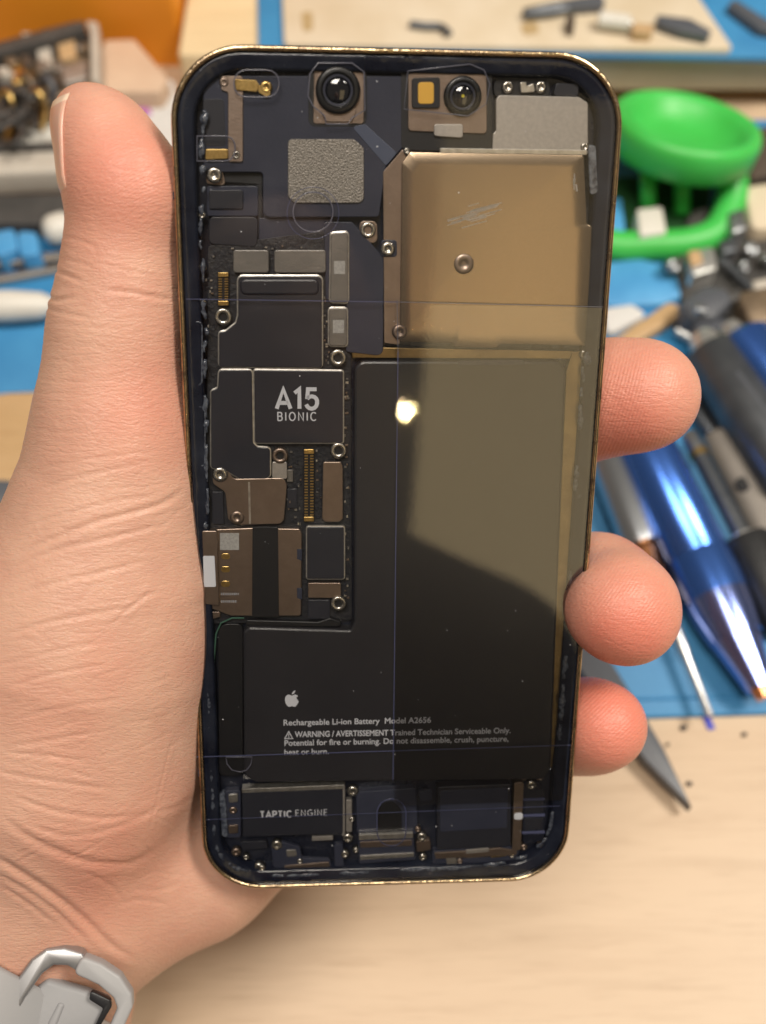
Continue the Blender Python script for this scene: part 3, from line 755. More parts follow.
slab('side_rail_glare', [(572, 352), (590, 350), (566, 640), (552, 768), (549, 768), (566, 372)], -3.6, -2.0, M['rail'], phone, .4, .1)  # strip beside the battery, with the gold glare painted into its colour
slab('top_glare_strip', [(352, 347), (575, 351), (574, 359), (352, 358)], -3.8, -2.2, M['rail'], phone, .2, .1)  # the frame's gold reflection above the battery, built as a coloured strip

# --- the clear back, its printed cut-outs and film edges
glass = link('back_glass', slab_mesh(offset_poly(OUT, .00092), -.00050, -.00018, .00008), M['glass'], phone)
def seam(p, q, w=.075, m='seam'):
    a = Vector(P(*p, -.55*MM)); b_ = Vector(P(*q, -.55*MM)); n = (b_ - a).normalized(); n = Vector((-n.y, n.x)) * w * MM
    return link('film_seam', slab_mesh([tuple(a + n), tuple(a - n), tuple(b_ - n), tuple(b_ + n)], -.60*MM, -.535*MM), M[m], glass)
seam((398, 352), (393, 780)); seam((397, 300), (398, 352), .05, 'seam_soft')
seam((186, 299), (398, 302), .06); seam((398, 302), (608, 307), .05, 'seam_soft'); seam((197, 757), (392, 751), .08); seam((392, 751), (574, 745), .08)
seam((200, 820), (560, 806), .04)
def gl_out(pts, w=.09, m='seam_soft'): return outline('cutout_edge', pts, w, m, -.56, glass)
gl_out(loop_px(234, 70, 279, 97, 12)); gl_out(loop_px(196, 136, 235, 161, 10)[:10] + [(197, 161), (197, 136)], .09)
gl_out([(318, 63), (352, 63), (364, 72), (365, 110), (352, 118), (348, 124), (326, 124), (325, 116), (313, 106), (308, 96), (310, 74)], .09)
gl_out([(408, 71), (470, 64), (484, 70), (490, 84), (486, 104), (468, 116), (404, 109)], .07)
def circ(cx, cy, r, n=36): return [(cx + r * math.cos(2*math.pi*k/n), cy + r * math.sin(2*math.pi*k/n)) for k in range(n)]
gl_out(circ(313, 212, 20), .10); gl_out(circ(313, 213, 26), .05, 'seam')
gl_out(loop_px(377, 799, 406, 846, 14), .10, 'seam'); gl_out([(226, 757), (227, 764), (232, 770), (240, 772), (247, 770), (251, 764), (252, 757)], .09, 'seam_soft'); slab('pocket', [(227, 758), (251, 757), (250, 766), (244, 771), (234, 771), (228, 766)], -2.3, -2.1, M['black'], phone, .4, .05)
# the loose gloss film over the lower right field
film = slab('gloss_film', [(399, 304), (607, 308), (563, 800), (394, 806)], -.53, -.515, M['film'], glass, .3, 0)
# specks of dust on the glass
dust_me = lathe_mesh([(0, .5), (.25, .4), (.35, .05)], 6); dust_me.materials.append(M['label_white'])
for i in range(70):
    a, b_ = random.uniform(205, 590), random.uniform(70, 860)
    o = bpy.data.objects.new('dust_speck', dust_me); C.objects.link(o); o.parent = glass
    x, y = P(a, b_, -.17*MM); o.location = (x, y, -.18*MM); s_ = random.choice([.06, .08, .1, .16]) * MM
    o.scale = (s_ * random.uniform(.6, 1.6), s_, s_ * .5); o.rotation_euler.z = random.uniform(0, 6)
# bulb placed where its mirror image in the glass falls beside the film edge
def reflect_dir(px, py):
    n = PHONE_M.to_3x3() @ Vector((0, 0, 1)); d = (CAM.to_3x3() @ campt(px, py, 1)).normalized()
    x, y = P(px, py, -.2*MM); p = PHONE_M @ Vector((x, y, -.2*MM))
    return p, (d - 2 * d.dot(n) * n).normalized()
_p, _d = reflect_dir(405, 411)
bulb.location = _p + _d * 1.9

_q = []
for _x, _y in ((452, 90), (705, 105), (645, 815), (383, 800)):
    _a, _d = reflect_dir(_x, _y); _q.append(_a + _d * 2.4)
_c = (_q[0] + _q[1] + _q[2] + _q[3]) / 4
_X = (_q[1] - _q[0] + _q[2] - _q[3]) / 2; _Y = (_q[0] - _q[3] + _q[1] - _q[2]) / 2
pd.size = _X.length; pd.size_y = _Y.length
_z = (_c - PHONE_M.translation).normalized(); _y = (_Y - _z * _Y.dot(_z)).normalized(); _x = _y.cross(_z)
panel.matrix_world = Matrix(((_x.x, _y.x, _z.x, _c.x), (_x.y, _y.y, _z.y, _c.y), (_x.z, _y.z, _z.z, _c.z), (0, 0, 0, 1)))

# ------------------------------------------------------------------ sculpting: smooth-blended volumes turned into one mesh
def surface_nets(vals, org, h):
    s = vals < 0
    nx, ny, nz = vals.shape
    c = np.zeros((nx-1, ny-1, nz-1), np.uint8)
    for a in (0, 1):
        for b_ in (0, 1):
            for d in (0, 1): c += s[a:nx-1+a, b_:ny-1+b_, d:nz-1+d]
    mask = (c > 0) & (c < 8)
    idx = np.full(mask.shape, -1, np.int32); n = int(mask.sum()); idx[mask] = np.arange(n)
    I, J, K = np.nonzero(mask)
    acc = np.zeros((n, 3)); cnt = np.zeros(n)
    corners = [(a, b_, d) for a in (0, 1) for b_ in (0, 1) for d in (0, 1)]
    for p in corners:
        for ax in range(3):
            if p[ax]: continue
            q = list(p); q[ax] = 1
            v0 = vals[I+p[0], J+p[1], K+p[2]]; v1 = vals[I+q[0], J+q[1], K+q[2]]
            cr = (v0 < 0) != (v1 < 0)
            t = np.where(cr, v0 / np.where(cr, v0 - v1, 1), 0)
            pos = np.tile(np.array(p, float), (n, 1)); pos[:, ax] = t
            acc += pos * cr[:, None]; cnt += cr
    V = (np.stack([I, J, K], 1) + acc / cnt[:, None]) * h + np.array(org)
    quads = []
    for ax in range(3):
        o1, o2 = [(1, 2), (2, 0), (0, 1)][ax]
        sl0 = [slice(None)] * 3; sl1 = [slice(None)] * 3
        sl0[ax] = slice(0, -1); sl1[ax] = slice(1, None)
        for o in (o1, o2): sl0[o] = slice(1, -1); sl1[o] = slice(1, -1)
        a = s[tuple(sl0)]; b_ = s[tuple(sl1)]
        for flip in (False, True):
            e = np.argwhere((a & ~b_) if not flip else (~a & b_))
            if len(e) == 0: continue
            e[:, o1] += 1; e[:, o2] += 1
            def cell(d1, d2):
                g = e.copy(); g[:, o1] += d1; g[:, o2] += d2
                return idx[g[:, 0], g[:, 1], g[:, 2]]
            q = np.stack([cell(-1, -1), cell(0, -1), cell(0, 0), cell(-1, 0)], 1)
            quads.append(q[:, ::-1] if flip else q)
    return V, np.concatenate(quads)
def sculpt(sdf, lo, hi, h, coarse=6):
    lo = np.array(lo); n = np.ceil((np.array(hi) - lo) / (h * coarse)).astype(int)
    hc = h * coarse
    g = np.stack(np.meshgrid(*[lo[i] + (np.arange(n[i]) + .5) * hc for i in range(3)], indexing='ij'), -1)
    cv = sdf(g.reshape(-1, 3)).reshape(n)
    near = np.abs(cv) < hc * 1.6
    full = np.repeat(np.repeat(np.repeat(cv, coarse, 0), coarse, 1), coarse, 2).astype(np.float32)
    cells = np.argwhere(near)
    off = np.stack(np.meshgrid(*[np.arange(coarse)] * 3, indexing='ij'), -1).reshape(-1, 3)
    for k in range(0, len(cells), 4000):
        ii = (cells[k:k+4000, None, :] * coarse + off[None]).reshape(-1, 3)
        full[ii[:, 0], ii[:, 1], ii[:, 2]] = sdf(lo + (ii + .5) * h)
    return surface_nets(full, lo + .5 * h, h)
def sd_seg(p, a, b_, ra, rb):
    ab = b_ - a; t = np.clip(((p - a) @ ab) / (ab @ ab), 0, 1)
    return np.linalg.norm(p - a - t[:, None] * ab, axis=1) - (ra + (rb - ra) * t)
def smin(a, b_, k):
    h = np.clip(.5 + .5 * (b_ - a) / k, 0, 1)
    return b_ + (a - b_) * h - k * h * (1 - h)
def mesh_np(V, Fq, name):
    me = bpy.data.meshes.new(name)
    me.vertices.add(len(V)); me.vertices.foreach_set('co', V.astype(np.float32).ravel())
    me.loops.add(len(Fq) * 4); me.loops.foreach_set('vertex_index', Fq.astype(np.int32).ravel())
    me.polygons.add(len(Fq)); me.polygons.foreach_set('loop_start', np.arange(0, len(Fq) * 4, 4, dtype=np.int32))
    me.polygons.foreach_set('loop_total', np.full(len(Fq), 4, np.int32))
    me.update(calc_edges=True); me.validate()
    me.polygons.foreach_set('use_smooth', [True] * len(me.polygons))
    return me

# ------------------------------------------------------------------ the hand (sculpted in the lens frame, then set in the world)
def cp(px, py, d): return np.array(campt(px, py, d))
def pr(rpx, d): return rpx * d / F
def chain(spec):               # (px, py, depth, radius in px)
    return [(cp(x, y, d), pr(r, d)) for x, y, d, r in spec]
THUMB = chain([(105, 138, .1690, 46), (118, 174, .1698, 49), (127, 215, .1710, 49), (123, 276, .1730, 55), (116, 335, .1752, 61), (114, 400, .1782, 66), (114, 470, .1820, 72)])
THENAR = chain([(114, 470, .1820, 73), (101, 560, .1868, 100), (82, 640, .1912, 121), (62, 740, .1985, 132), (36, 850, .2110, 128)])
HEEL = chain([(34, 850, .2120, 116), (110, 868, .2170, 90), (190, 845, .2230, 78), (240, 820, .2290, 66)])
PALM = [chain([(40, 760, .2120, 120), (190, 700, .2260, 90), (290, 560, .2290, 66)]),
        chain([(190, 845, .2260, 76), (270, 760, .2320, 66), (300, 680, .2320, 62)]),
        chain([(120, 530, .2050, 74), (230, 490, .2180, 62), (285, 440, .2160, 55)])]
def wchain(spec):              # world points and radii in metres
    inv = CAM.inverted(); return [(np.array(inv @ Vector(p)), r) for p, r in spec]
_w0 = tuple(wpt(40, 900, .2180)); _w1 = tuple(wpt(10, 1006, .2300)); _v0 = tuple(wpt(-60, 870, .2200)); _v1 = tuple(wpt(-112, 985, .2320))
WRIST = [wchain([(_w0, .0235), (_w1, .0238), ((-.128, -.075, .052), .030), ((-.165, -.150, .056), .036)]),
         wchain([(_v0, .0240), (_v1, .0230), ((-.150, -.065, .050), .030), ((-.185, -.140, .056), .036)])]
FINGERS = [chain([(285, 440, .2160, 52), (400, 350, .2050, 50), (470, 280, .1960, 47), (505, 235, .1915, 43)]),
           chain([(290, 545, .2270, 55), (420, 480, .2160, 53), (545, 418, .2000, 52), (610, 397, .1935, 51), (645, 391, .1905, 48)]),
           chain([(300, 640, .2310, 53), (440, 605, .2230, 52), (552, 585, .2120, 46), (600, 590, .2010, 40), (622, 608, .1900, 39)]),
           chain([(300, 735, .2330, 50), (440, 735, .2270, 46), (545, 728, .2150, 42), (590, 726, .2060, 41), (606, 726, .2010, 39)])]
def chain_sd(p, ch, k=.004):
    d = None
    for (a, ra), (b_, rb) in zip(ch[:-1], ch[1:]):
        s_ = sd_seg(p, a, b_, ra, rb)
        d = s_ if d is None else smin(d, s_, k)
    return d
def ball(p, q, r, k=(1, 1, 1)):
    return (np.linalg.norm((p - q) / np.array(k), axis=1) - r) * min(k)
def hand_sdf(p):
    d = chain_sd(p, THUMB, .005)
    d = smin(d, chain_sd(p, THENAR, .008), .010)
    d = smin(d, chain_sd(p, HEEL, .008), .012)
    for c in PALM: d = smin(d, chain_sd(p, c, .01), .012)
    w = smin(chain_sd(p, WRIST[0], .01), chain_sd(p, WRIST[1], .01), .02)
    d = smin(d, w, .014)
    for i, c in enumerate(FINGERS): d = smin(d, chain_sd(p, c, .006), .006)
    # padded finger ends and thumb pulp
    d = smin(d, ball(p, cp(648, 400, .1895), pr(44, .19)), .005)
    d = smin(d, sd_seg(p, cp(598, 584, .2000), cp(622, 598, .1920), pr(30, .20), pr(33, .192)), .012)
    d = smin(d, ball(p, cp(632, 620, .1875), pr(34, .187)), .008)
    d = smin(d, ball(p, cp(606, 606, .1870), pr(26, .187)), .008)
    d = smin(d, ball(p, cp(138, 190, .1672), pr(33, .168)), .008)
    d = smin(d, ball(p, cp(82, 112, .1700), pr(21, .17)), .006)
    return d
import time as _t
HV, HF = sculpt(hand_sdf, (-.175, -.205, -.290), (.068, .085, -.135), .0007)
# normals, creases and skin folds pressed into the surface
def vnormals(V, Fq):
    a = V[Fq[:, 2]] - V[Fq[:, 0]]; b_ = V[Fq[:, 3]] - V[Fq[:, 1]]
    fn = np.cross(a, b_); n = np.zeros_like(V)
    for k in range(4): np.add.at(n, Fq[:, k], fn)
    return n / (np.linalg.norm(n, axis=1)[:, None] + 1e-12)
def subdivide(V, Q):
    n = len(V); e = np.stack([np.sort(np.stack([Q[:, k], Q[:, (k + 1) % 4]], 1), 1) for k in range(4)], 1)
    key = e[..., 0].astype(np.int64) * n + e[..., 1]
    u, inv = np.unique(key.ravel(), return_inverse=True); inv = inv.reshape(-1, 4)
    mid = (V[u // n] + V[u % n]) / 2; cen = V[Q].mean(1)
    E_ = n + inv; Cc = n + len(u) + np.arange(len(Q))
    F4 = np.concatenate([np.stack([Q[:, k], E_[:, k], Cc, E_[:, k - 1]], 1) for k in range(4)])
    return np.concatenate([V, mid, cen]), F4
def relax(V, Q, it=2):
    for _ in range(it):
        s_ = np.zeros_like(V); c = np.zeros(len(V))
        for k in range(4):
            np.add.at(s_, Q[:, k], V[Q[:, (k + 1) % 4]]); np.add.at(c, Q[:, k], 1)
        V = V * .5 + .5 * s_ / np.maximum(c, 1)[:, None]
    return V
HV, HF = subdivide(HV, HF); HV = relax(HV, HF, 2)
HN = vnormals(HV, HF)
if (HN * (HV - HV.mean(0))).sum() < 0: HF = HF[:, ::-1]; HN = -HN
PX = HV[:, 0] / -HV[:, 2] * F + 383; PY = 512 - HV[:, 1] / -HV[:, 2] * F
FRONT = np.clip((HN[:, 2] + .1) * 3, 0, 1)
def poly_dist(px, py, pts):
    d = np.full(len(px), 1e9); T = np.zeros(len(px)); n = len(pts) - 1
    for i in range(n):
        a = np.array(pts[i]); b_ = np.array(pts[i + 1]); ab = b_ - a
        t = np.clip(((px - a[0]) * ab[0] + (py - a[1]) * ab[1]) / (ab @ ab), 0, 1)
        q = np.hypot(px - a[0] - t * ab[0], py - a[1] - t * ab[1])
        m = q < d; d[m] = q[m]; T[m] = (i + t[m]) / n
    return d, T
disp = np.zeros(len(HV))
def crease(pts, depth, w, fade=True):
    w = w * .72
    sp = [(p.x, p.y) for p in smooth_path([(a, b_, 0) for a, b_ in pts], 4)]
    xs = [q[0] for q in sp]; ys = [q[1] for q in sp]; m = w * 5
    sel = np.nonzero((PX > min(xs) - m) & (PX < max(xs) + m) & (PY > min(ys) - m) & (PY < max(ys) + m) & (FRONT > 0))[0]
    if not len(sel): return
    d, T = poly_dist(PX[sel], PY[sel], sp)
    g = -np.exp(-(d / w) ** 2) + .42 * np.exp(-((d - w * 2.2) / (w * 1.4)) ** 2)
    if fade: g *= np.clip(np.minimum(T, 1 - T) * 5, 0, 1)
    disp[sel] += g * .52 * depth * MM * FRONT[sel]
# thumb: joint crease and knuckle folds on its outer side
crease([(104, 290), (130, 292), (155, 297), (176, 300)], .32, 3.2)
crease([(60, 236), (78, 240), (98, 248)], .18, 2.5); crease([(52, 268), (66, 275), (84, 282)], .35, 3.0)
crease([(45, 295), (58, 300), (78, 296)], .40, 3.0); crease([(42, 306), (60, 312), (90, 318)], .25, 2.5)
crease([(62, 258), (76, 262), (92, 266)], .2, 2.2); crease([(100, 262), (126, 270), (160, 276)], .12, 2.5)
for k in range(9): 
    y0 = 325 + k * 17
    crease([(36 - k * 2, y0), (62, y0 + 3 + random.uniform(-3, 3)), (100 + random.uniform(-10, 20), y0 + 4)], random.uniform(.05, .12), 2.3)
# heel-of-thumb folds sweeping down to the left
for pts, dpt, w in [
    ([(185, 488), (165, 502), (135, 512), (95, 522), (50, 540), (0, 560)], .42, 3.6),
    ([(170, 524), (140, 530), (100, 540), (50, 552), (0, 575)], .30, 3.2), ([(150, 462), (110, 470), (60, 482), (15, 500)], .18, 3),
    ([(160, 495), (120, 500), (70, 512), (10, 532)], .16, 2.6), ([(165, 450), (120, 455), (70, 462), (25, 472)], .12, 2.6),
    ([(150, 560), (100, 572), (50, 584), (0, 600)], .24, 3.4), ([(140, 605), (100, 612), (50, 622), (0, 636)], .26, 3.4),
    ([(165, 590), (130, 600), (90, 604)], .14, 2.8), ([(120, 640), (70, 648), (20, 660), (-10, 668)], .16, 3),
    ([(110, 665), (60, 672), (0, 690)], .18, 3), ([(120, 700), (70, 706), (10, 720)], .16, 3), ([(100, 732), (50, 740), (0, 748)], .2, 3.2),
    ([(90, 762), (50, 756), (0, 752)], .2, 3.0), ([(120, 790), (70, 784), (20, 776), (-5, 770)], .24, 3.2), ([(150, 812), (110, 818), (60, 812), (10, 796)], .28, 3.4),
    ([(165, 800), (140, 818), (100, 832), (60, 835), (20, 820)], .22, 3.6), ([(160, 845), (135, 862), (105, 864), (75, 858), (30, 838), (0, 815)], .5, 5),
    ([(195, 795), (175, 808), (155, 812)], .2, 3.5), ([(140, 962), (112, 946), (85, 920), (50, 892), (10, 866), (-10, 855)], .75, 5),
    ([(90, 945), (60, 915), (30, 892), (-5, 872)], .35, 3.6), ([(55, 925), (30, 905), (0, 885)], .28, 3.2), ([(170, 905), (140, 900), (115, 905)], .18, 3), ([(185, 880), (160, 890), (130, 888)], .14, 3),
    ([(80, 870), (110, 885), (125, 905)], .18, 3.4), ([(40, 960), (70, 968), (100, 985)], .25, 3)]:
    crease(pts, dpt, w)
for k in range(170):      # fine cross lines of the palm
    x0 = random.uniform(0, 170); y0 = random.uniform(440, 900); l = random.uniform(18, 48); a = random.gauss(.25, .35)
    crease([(x0, y0), (x0 + l / 2, y0 - l / 2 * math.tan(a) + random.uniform(-2, 2)), (x0 + l, y0 - l * math.tan(a))], random.uniform(.03, .10), random.uniform(1.5, 2.6))
HV2 = HV + HN * disp[:, None]
# colour fields carried by the skin itself: flushed finger ends, paler wrist
def blob(px, py, r): return np.exp(-((PX - px) ** 2 + (PY - py) ** 2) / (r * r))
flush = np.clip(.62 * blob(640, 620, 80) + .5 * blob(612, 655, 60) + .45 * blob(625, 440, 60) + .55 * blob(630, 395, 95) + .8 * blob(615, 735, 75) + .6 * blob(122, 170, 75) + .35 * blob(140, 400, 60) + .25 * blob(100, 860, 60), 0, 1)
me = mesh_np((np.array(CAM.to_3x3()) @ HV2.T).T + np.array(CAM.translation), HF, 'hand')
att = me.attributes.new('flush', 'FLOAT', 'POINT')
if len(me.vertices) == len(flush): att.data.foreach_set('value', flush.astype(np.float32))
suv = me.attributes.new('skin_uv', 'FLOAT_VECTOR', 'POINT')
if len(me.vertices) == len(flush): suv.data.foreach_set('vector', np.stack([PX / 6, PY / 6, HV[:, 2] * 1000], 1).astype(np.float32).ravel())
def skin_mat():
    m = bpy.data.materials.new('skin'); m.use_nodes = True
    nt = m.node_tree; N = nt.nodes; L_ = nt.links; p = N['Principled BSDF']
    tc = N.new('ShaderNodeTexCoord')
    at = N.new('ShaderNodeAttribute'); at.attribute_name = 'flush'
    n = N.new('ShaderNodeTexNoise'); n.inputs['Scale'].default_value = 110; n.inputs['Detail'].default_value = 5
    L_.new(tc.outputs['Object'], n.inputs['Vector'])
    r = N.new('ShaderNodeMapRange'); r.inputs['From Min'].default_value = .35; r.inputs['From Max'].default_value = .68
    L_.new(n.outputs['Fac'], r.inputs['Value'])
    a = N.new('ShaderNodeMix'); a.data_type = 'RGBA'; a.inputs['A'].default_value = (.60, .355, .260, 1); a.inputs['B'].default_value = (.545, .300, .220, 1)
    L_.new(r.outputs[0], a.inputs['Factor'])
    nb = N.new('ShaderNodeTexNoise'); nb.inputs['Scale'].default_value = 42; nb.inputs['Detail'].default_value = 3; L_.new(tc.outputs['Object'], nb.inputs['Vector'])
    rb = N.new('ShaderNodeMapRange'); rb.inputs['From Min'].default_value = .48; rb.inputs['From Max'].default_value = .72; rb.inputs['To Max'].default_value = .4; L_.new(nb.outputs['Fac'], rb.inputs['Value'])
    a2 = N.new('ShaderNodeMix'); a2.data_type = 'RGBA'; a2.inputs['B'].default_value = (.60, .25, .18, 1); L_.new(a.outputs['Result'], a2.inputs['A']); L_.new(rb.outputs[0], a2.inputs['Factor'])
    a = a2
    b_ = N.new('ShaderNodeMix'); b_.data_type = 'RGBA'; b_.inputs['B'].default_value = (.65, .205, .145, 1)
    L_.new(a.outputs['Result'], b_.inputs['A'])
    ml = N.new('ShaderNodeMath'); ml.operation = 'MULTIPLY'; ml.inputs[1].default_value = .95
    L_.new(at.outputs['Fac'], ml.inputs[0]); L_.new(ml.outputs[0], b_.inputs['Factor'])
    L_.new(b_.outputs['Result'], p.inputs['Base Color'])
    p.inputs['Roughness'].default_value = .42; p.inputs['Specular IOR Level'].default_value = .42
    p.inputs['Subsurface Weight'].default_value = .22; p.inputs['Subsurface Radius'].default_value = (1, .35, .2); p.inputs['Subsurface Scale'].default_value = .0022
    # skin relief in millimetres over the surface: crossing fine lines, pores and friction ridges
    uv = N.new('ShaderNodeAttribute'); uv.attribute_name = 'skin_uv'
    def lines(rot, sx, sy, wgt):
        mp = N.new('ShaderNodeMapping'); mp.inputs['Rotation'].default_value = (0, 0, math.radians(rot)); mp.inputs['Scale'].default_value = (sx, sy, .3)
        L_.new(uv.outputs['Vector'], mp.inputs['Vector'])
        nn = N.new('ShaderNodeTexNoise'); nn.inputs['Scale'].default_value = 1; nn.inputs['Detail'].default_value = 2; nn.inputs['Distortion'].default_value = .5
        L_.new(mp.outputs[0], nn.inputs['Vector'])
        s_ = N.new('ShaderNodeMath'); s_.operation = 'SUBTRACT'; s_.inputs[1].default_value = .5; L_.new(nn.outputs['Fac'], s_.inputs[0])
        ab = N.new('ShaderNodeMath'); ab.operation = 'ABSOLUTE'; L_.new(s_.outputs[0], ab.inputs[0])
        mr = N.new('ShaderNodeMapRange'); mr.inputs['From Max'].default_value = .10; mr.inputs['To Max'].default_value = wgt
        L_.new(ab.outputs[0], mr.inputs['Value']); return mr.outputs[0]
    def add(a_, b2):
        q = N.new('ShaderNodeMath'); q.operation = 'ADD'; L_.new(a_, q.inputs[0]); L_.new(b2, q.inputs[1]); return q.outputs[0]
    tot = add(lines(-14, .28, 1.1, .55), lines(38, .35, 1.2, .35))
    tot = add(tot, lines(-60, .5, 1.5, .25))
    v = N.new('ShaderNodeTexVoronoi'); v.inputs['Scale'].default_value = 1.9; L_.new(uv.outputs['Vector'], v.inputs['Vector'])
    vm = N.new('ShaderNodeMath'); vm.operation = 'MULTIPLY'; vm.inputs[1].default_value = -.35; L_.new(v.outputs['Distance'], vm.inputs[0])
    tot = add(tot, vm.outputs[0])
    wv = N.new('ShaderNodeTexWave'); wv.wave_type = 'RINGS'; wv.rings_direction = 'Z'; wv.inputs['Scale'].default_value = .56; wv.inputs['Distortion'].default_value = 5
    wv.inputs['Detail'].default_value = 1.0; wv.inputs['Detail Scale'].default_value = .10
    mpw = N.new('ShaderNodeMapping'); mpw.inputs['Location'].default_value = (-172 / 6, -262 / 6, 0)
    L_.new(uv.outputs['Vector'], mpw.inputs['Vector']); L_.new(mpw.outputs[0], wv.inputs['Vector'])
    wm = N.new('ShaderNodeMath'); wm.operation = 'MULTIPLY'; L_.new(wv.outputs['Fac'], wm.inputs[0]); L_.new(at.outputs['Fac'], wm.inputs[1])
    wk = N.new('ShaderNodeMath'); wk.operation = 'MULTIPLY'; wk.inputs[1].default_value = .55; L_.new(wm.outputs[0], wk.inputs[0])
    tot = add(tot, wk.outputs[0])
    bp = N.new('ShaderNodeBump'); bp.inputs['Strength'].default_value = .55; bp.inputs['Distance'].default_value = .00011
    L_.new(tot, bp.inputs['Height']); L_.new(bp.outputs[0], p.inputs['Normal'])
    return m
M['skin'] = skin_mat()
person = empty('person', loc=tuple(wpt(20, 1010, .232)), label='bare left hand with creased palm gripping the opened phone, wrist entering at the lower left', cat='person')
bpy.context.view_layer.update()
hand = link('hand', me, M['skin']); child_world(hand, person)
# thumb nail: a curved plate on the outer side of the thumb tip
def nail():
    A, ra = cp(97, 97, .1690), 0; B, rb = cp(119, 196, .1712), 0
    ax = (B - A); ln = np.linalg.norm(ax); ax = ax / ln
    out = np.array((-1.0, 0, .02)); out -= ax * (out @ ax); out /= np.linalg.norm(out); side = np.cross(ax, out)
    nu, nv = 12, 14; V = []; Fq = []; RR = {}
    for th_ in (0, 1):
        for j in range(nv + 1):
            t = j / nv
            for i in range(nu + 1):
                a = (i / nu * 2 - 1) * math.radians(58 - 16 * t) - math.radians(7) * t
                # free edge curves and stands clear of the tip, the root sinks under the skin
                lim = .06 + .10 * (abs(a) / 1.1) ** 2
                tt = -lim * 0 + t
                c = A + ax * (ln * tt)
                dirv = out * math.cos(a) + side * math.sin(a)
                # find the skin surface along dirv
                if th_ == 0:
                    rr = 0.0035
                    for _ in range(9):
                        rr -= hand_sdf((c + dirv * rr)[None])[0] * .92
                    RR[(i, j)] = rr
                rr = RR[(i, j)]
                V.append(c + dirv * (rr + (.00034 if th_ else .00004) - .0007 * max(0, t - .82) / .18 * 1.0))
    n = (nu + 1) * (nv + 1)
    for j in range(nv):
        for i in range(nu):
            q = j * (nu + 1) + i
            Fq.append((q + n, q + 1 + n, q + nu + 2 + n, q + nu + 1 + n)); Fq.append((q, q + nu + 1, q + nu + 2, q + 1))
    edge = [i for i in range(nu + 1)] + [j * (nu + 1) + nu for j in range(1, nv + 1)] + [nv * (nu + 1) + i for i in range(nu - 1, -1, -1)] + [j * (nu + 1) for j in range(nv - 1, 0, -1)]
    for k in range(len(edge)):
        a, b_ = edge[k], edge[(k + 1) % len(edge)]
        Fq.append((a, b_, b_ + n, a + n))
    V = [CAM @ Vector(v) for v in V]
    m_ = mat('nail', (.60, .335, .255), .28, sss=.3, spec=.5, bump=.15, bscale=700)
    o = link('thumb_nail', mesh_from(V, Fq), m_, None, True); bm = bmesh.new(); bm.from_mesh(o.data); bmesh.ops.recalc_face_normals(bm, faces=bm.faces); bm.to_mesh(o.data); bm.free()
    o.data.materials.append(mat('nail_free_edge', (.66, .50, .38), .35))
    for pl in o.data.polygons:
        if min(pl.vertices) % n < (nu + 1) * 1: pl.material_index = 1
    child_world(o, person)
nail()

# ------------------------------------------------------------------ the photographer behind the lens, seen only as a dark shape mirrored in the glass
def torso_sdf(p):
    def g(a, b_, ra, rb): return sd_seg(p, np.array(a), np.array(b_), ra, rb)
    d = g((0, -.44, .28), (0, -.44, -.20), .115, .125)
    d = smin(d, g((-.07, -.44, .24), (.07, -.44, .24), .10, .10), .06)
    d = smin(d, g((0, -.45, .36), (0, -.45, .425), .062, .055), .05)
    d = smin(d, g((-.135, -.44, .275), (.135, -.44, .275), .052, .052), .06)
    d = smin(d, g((.14, -.44, .265), (.165, -.42, .02), .05, .042), .03)
    d = smin(d, g((-.14, -.44, .265), (-.235, -.30, .075), .05, .044), .03)
    d = smin(d, g((-.235, -.30, .075), (-.172, -.135, .055), .044, .041), .02)
    return d
def head_sdf(p):
    d = ball(p, np.array((0, -.46, .585)), .09, (.86, 1.05, 1.2))
    d = smin(d, sd_seg(p, np.array((0, -.45, .47)), np.array((0, -.455, .40)), .052, .056), .02)
    d = smin(d, ball(p, np.array((0, -.405, .505)), .035), .03)
    d = smin(d, sd_seg(p, np.array((0, -.372, .600)), np.array((0, -.352, .562)), .008, .014), .012)
    for s_ in (-1, 1):
        d = smin(d, ball(p, np.array((s_ * .080, -.46, .575)), .022, (.35, .7, 1.3)), .008)
        d = np.maximum(d, -ball(p, np.array((s_ * .031, -.366, .607)), .013)) if False else smin(d, ball(p, np.array((s_ * .031, -.385, .603)), .012), .006)
    return smin(d, sd_seg(p, np.array((-.018, -.372, .527)), np.array((.018, -.372, .527)), .007, .007), .008)
V, Q = sculpt(torso_sdf, (-.34, -.62, -.22), (.30, -.08, .50), .008, 4)
shirt = link('shirt', mesh_np(V, Q, 'shirt'), mat('shirt_cloth', (.022, .018, .016), .85, bump=.4, bscale=400)); child_world(shirt, person)
V, Q = sculpt(head_sdf, (-.13, -.60, .36), (.13, -.30, .72), .006, 4)
head = link('head', mesh_np(V, Q, 'head'), mat('face_skin', (.26, .15, .105), .6)); child_world(head, person)
def hair_sdf(p):
    d = ball(p, np.array((0, -.468, .605)), .093, (.90, 1.05, 1.18))
    return np.maximum(d, (p[:, 1] + .445) * .75 - (p[:, 2] - .60) * .66)
V, Q = sculpt(hair_sdf, (-.13, -.60, .46), (.13, -.30, .74), .006, 4)
hair = link('hair', mesh_np(V, Q, 'hair'), mat('hair', (.012, .010, .009), .55, bump=.6, bscale=500, nstretch=(1, 1, .2))); child_world(hair, person)

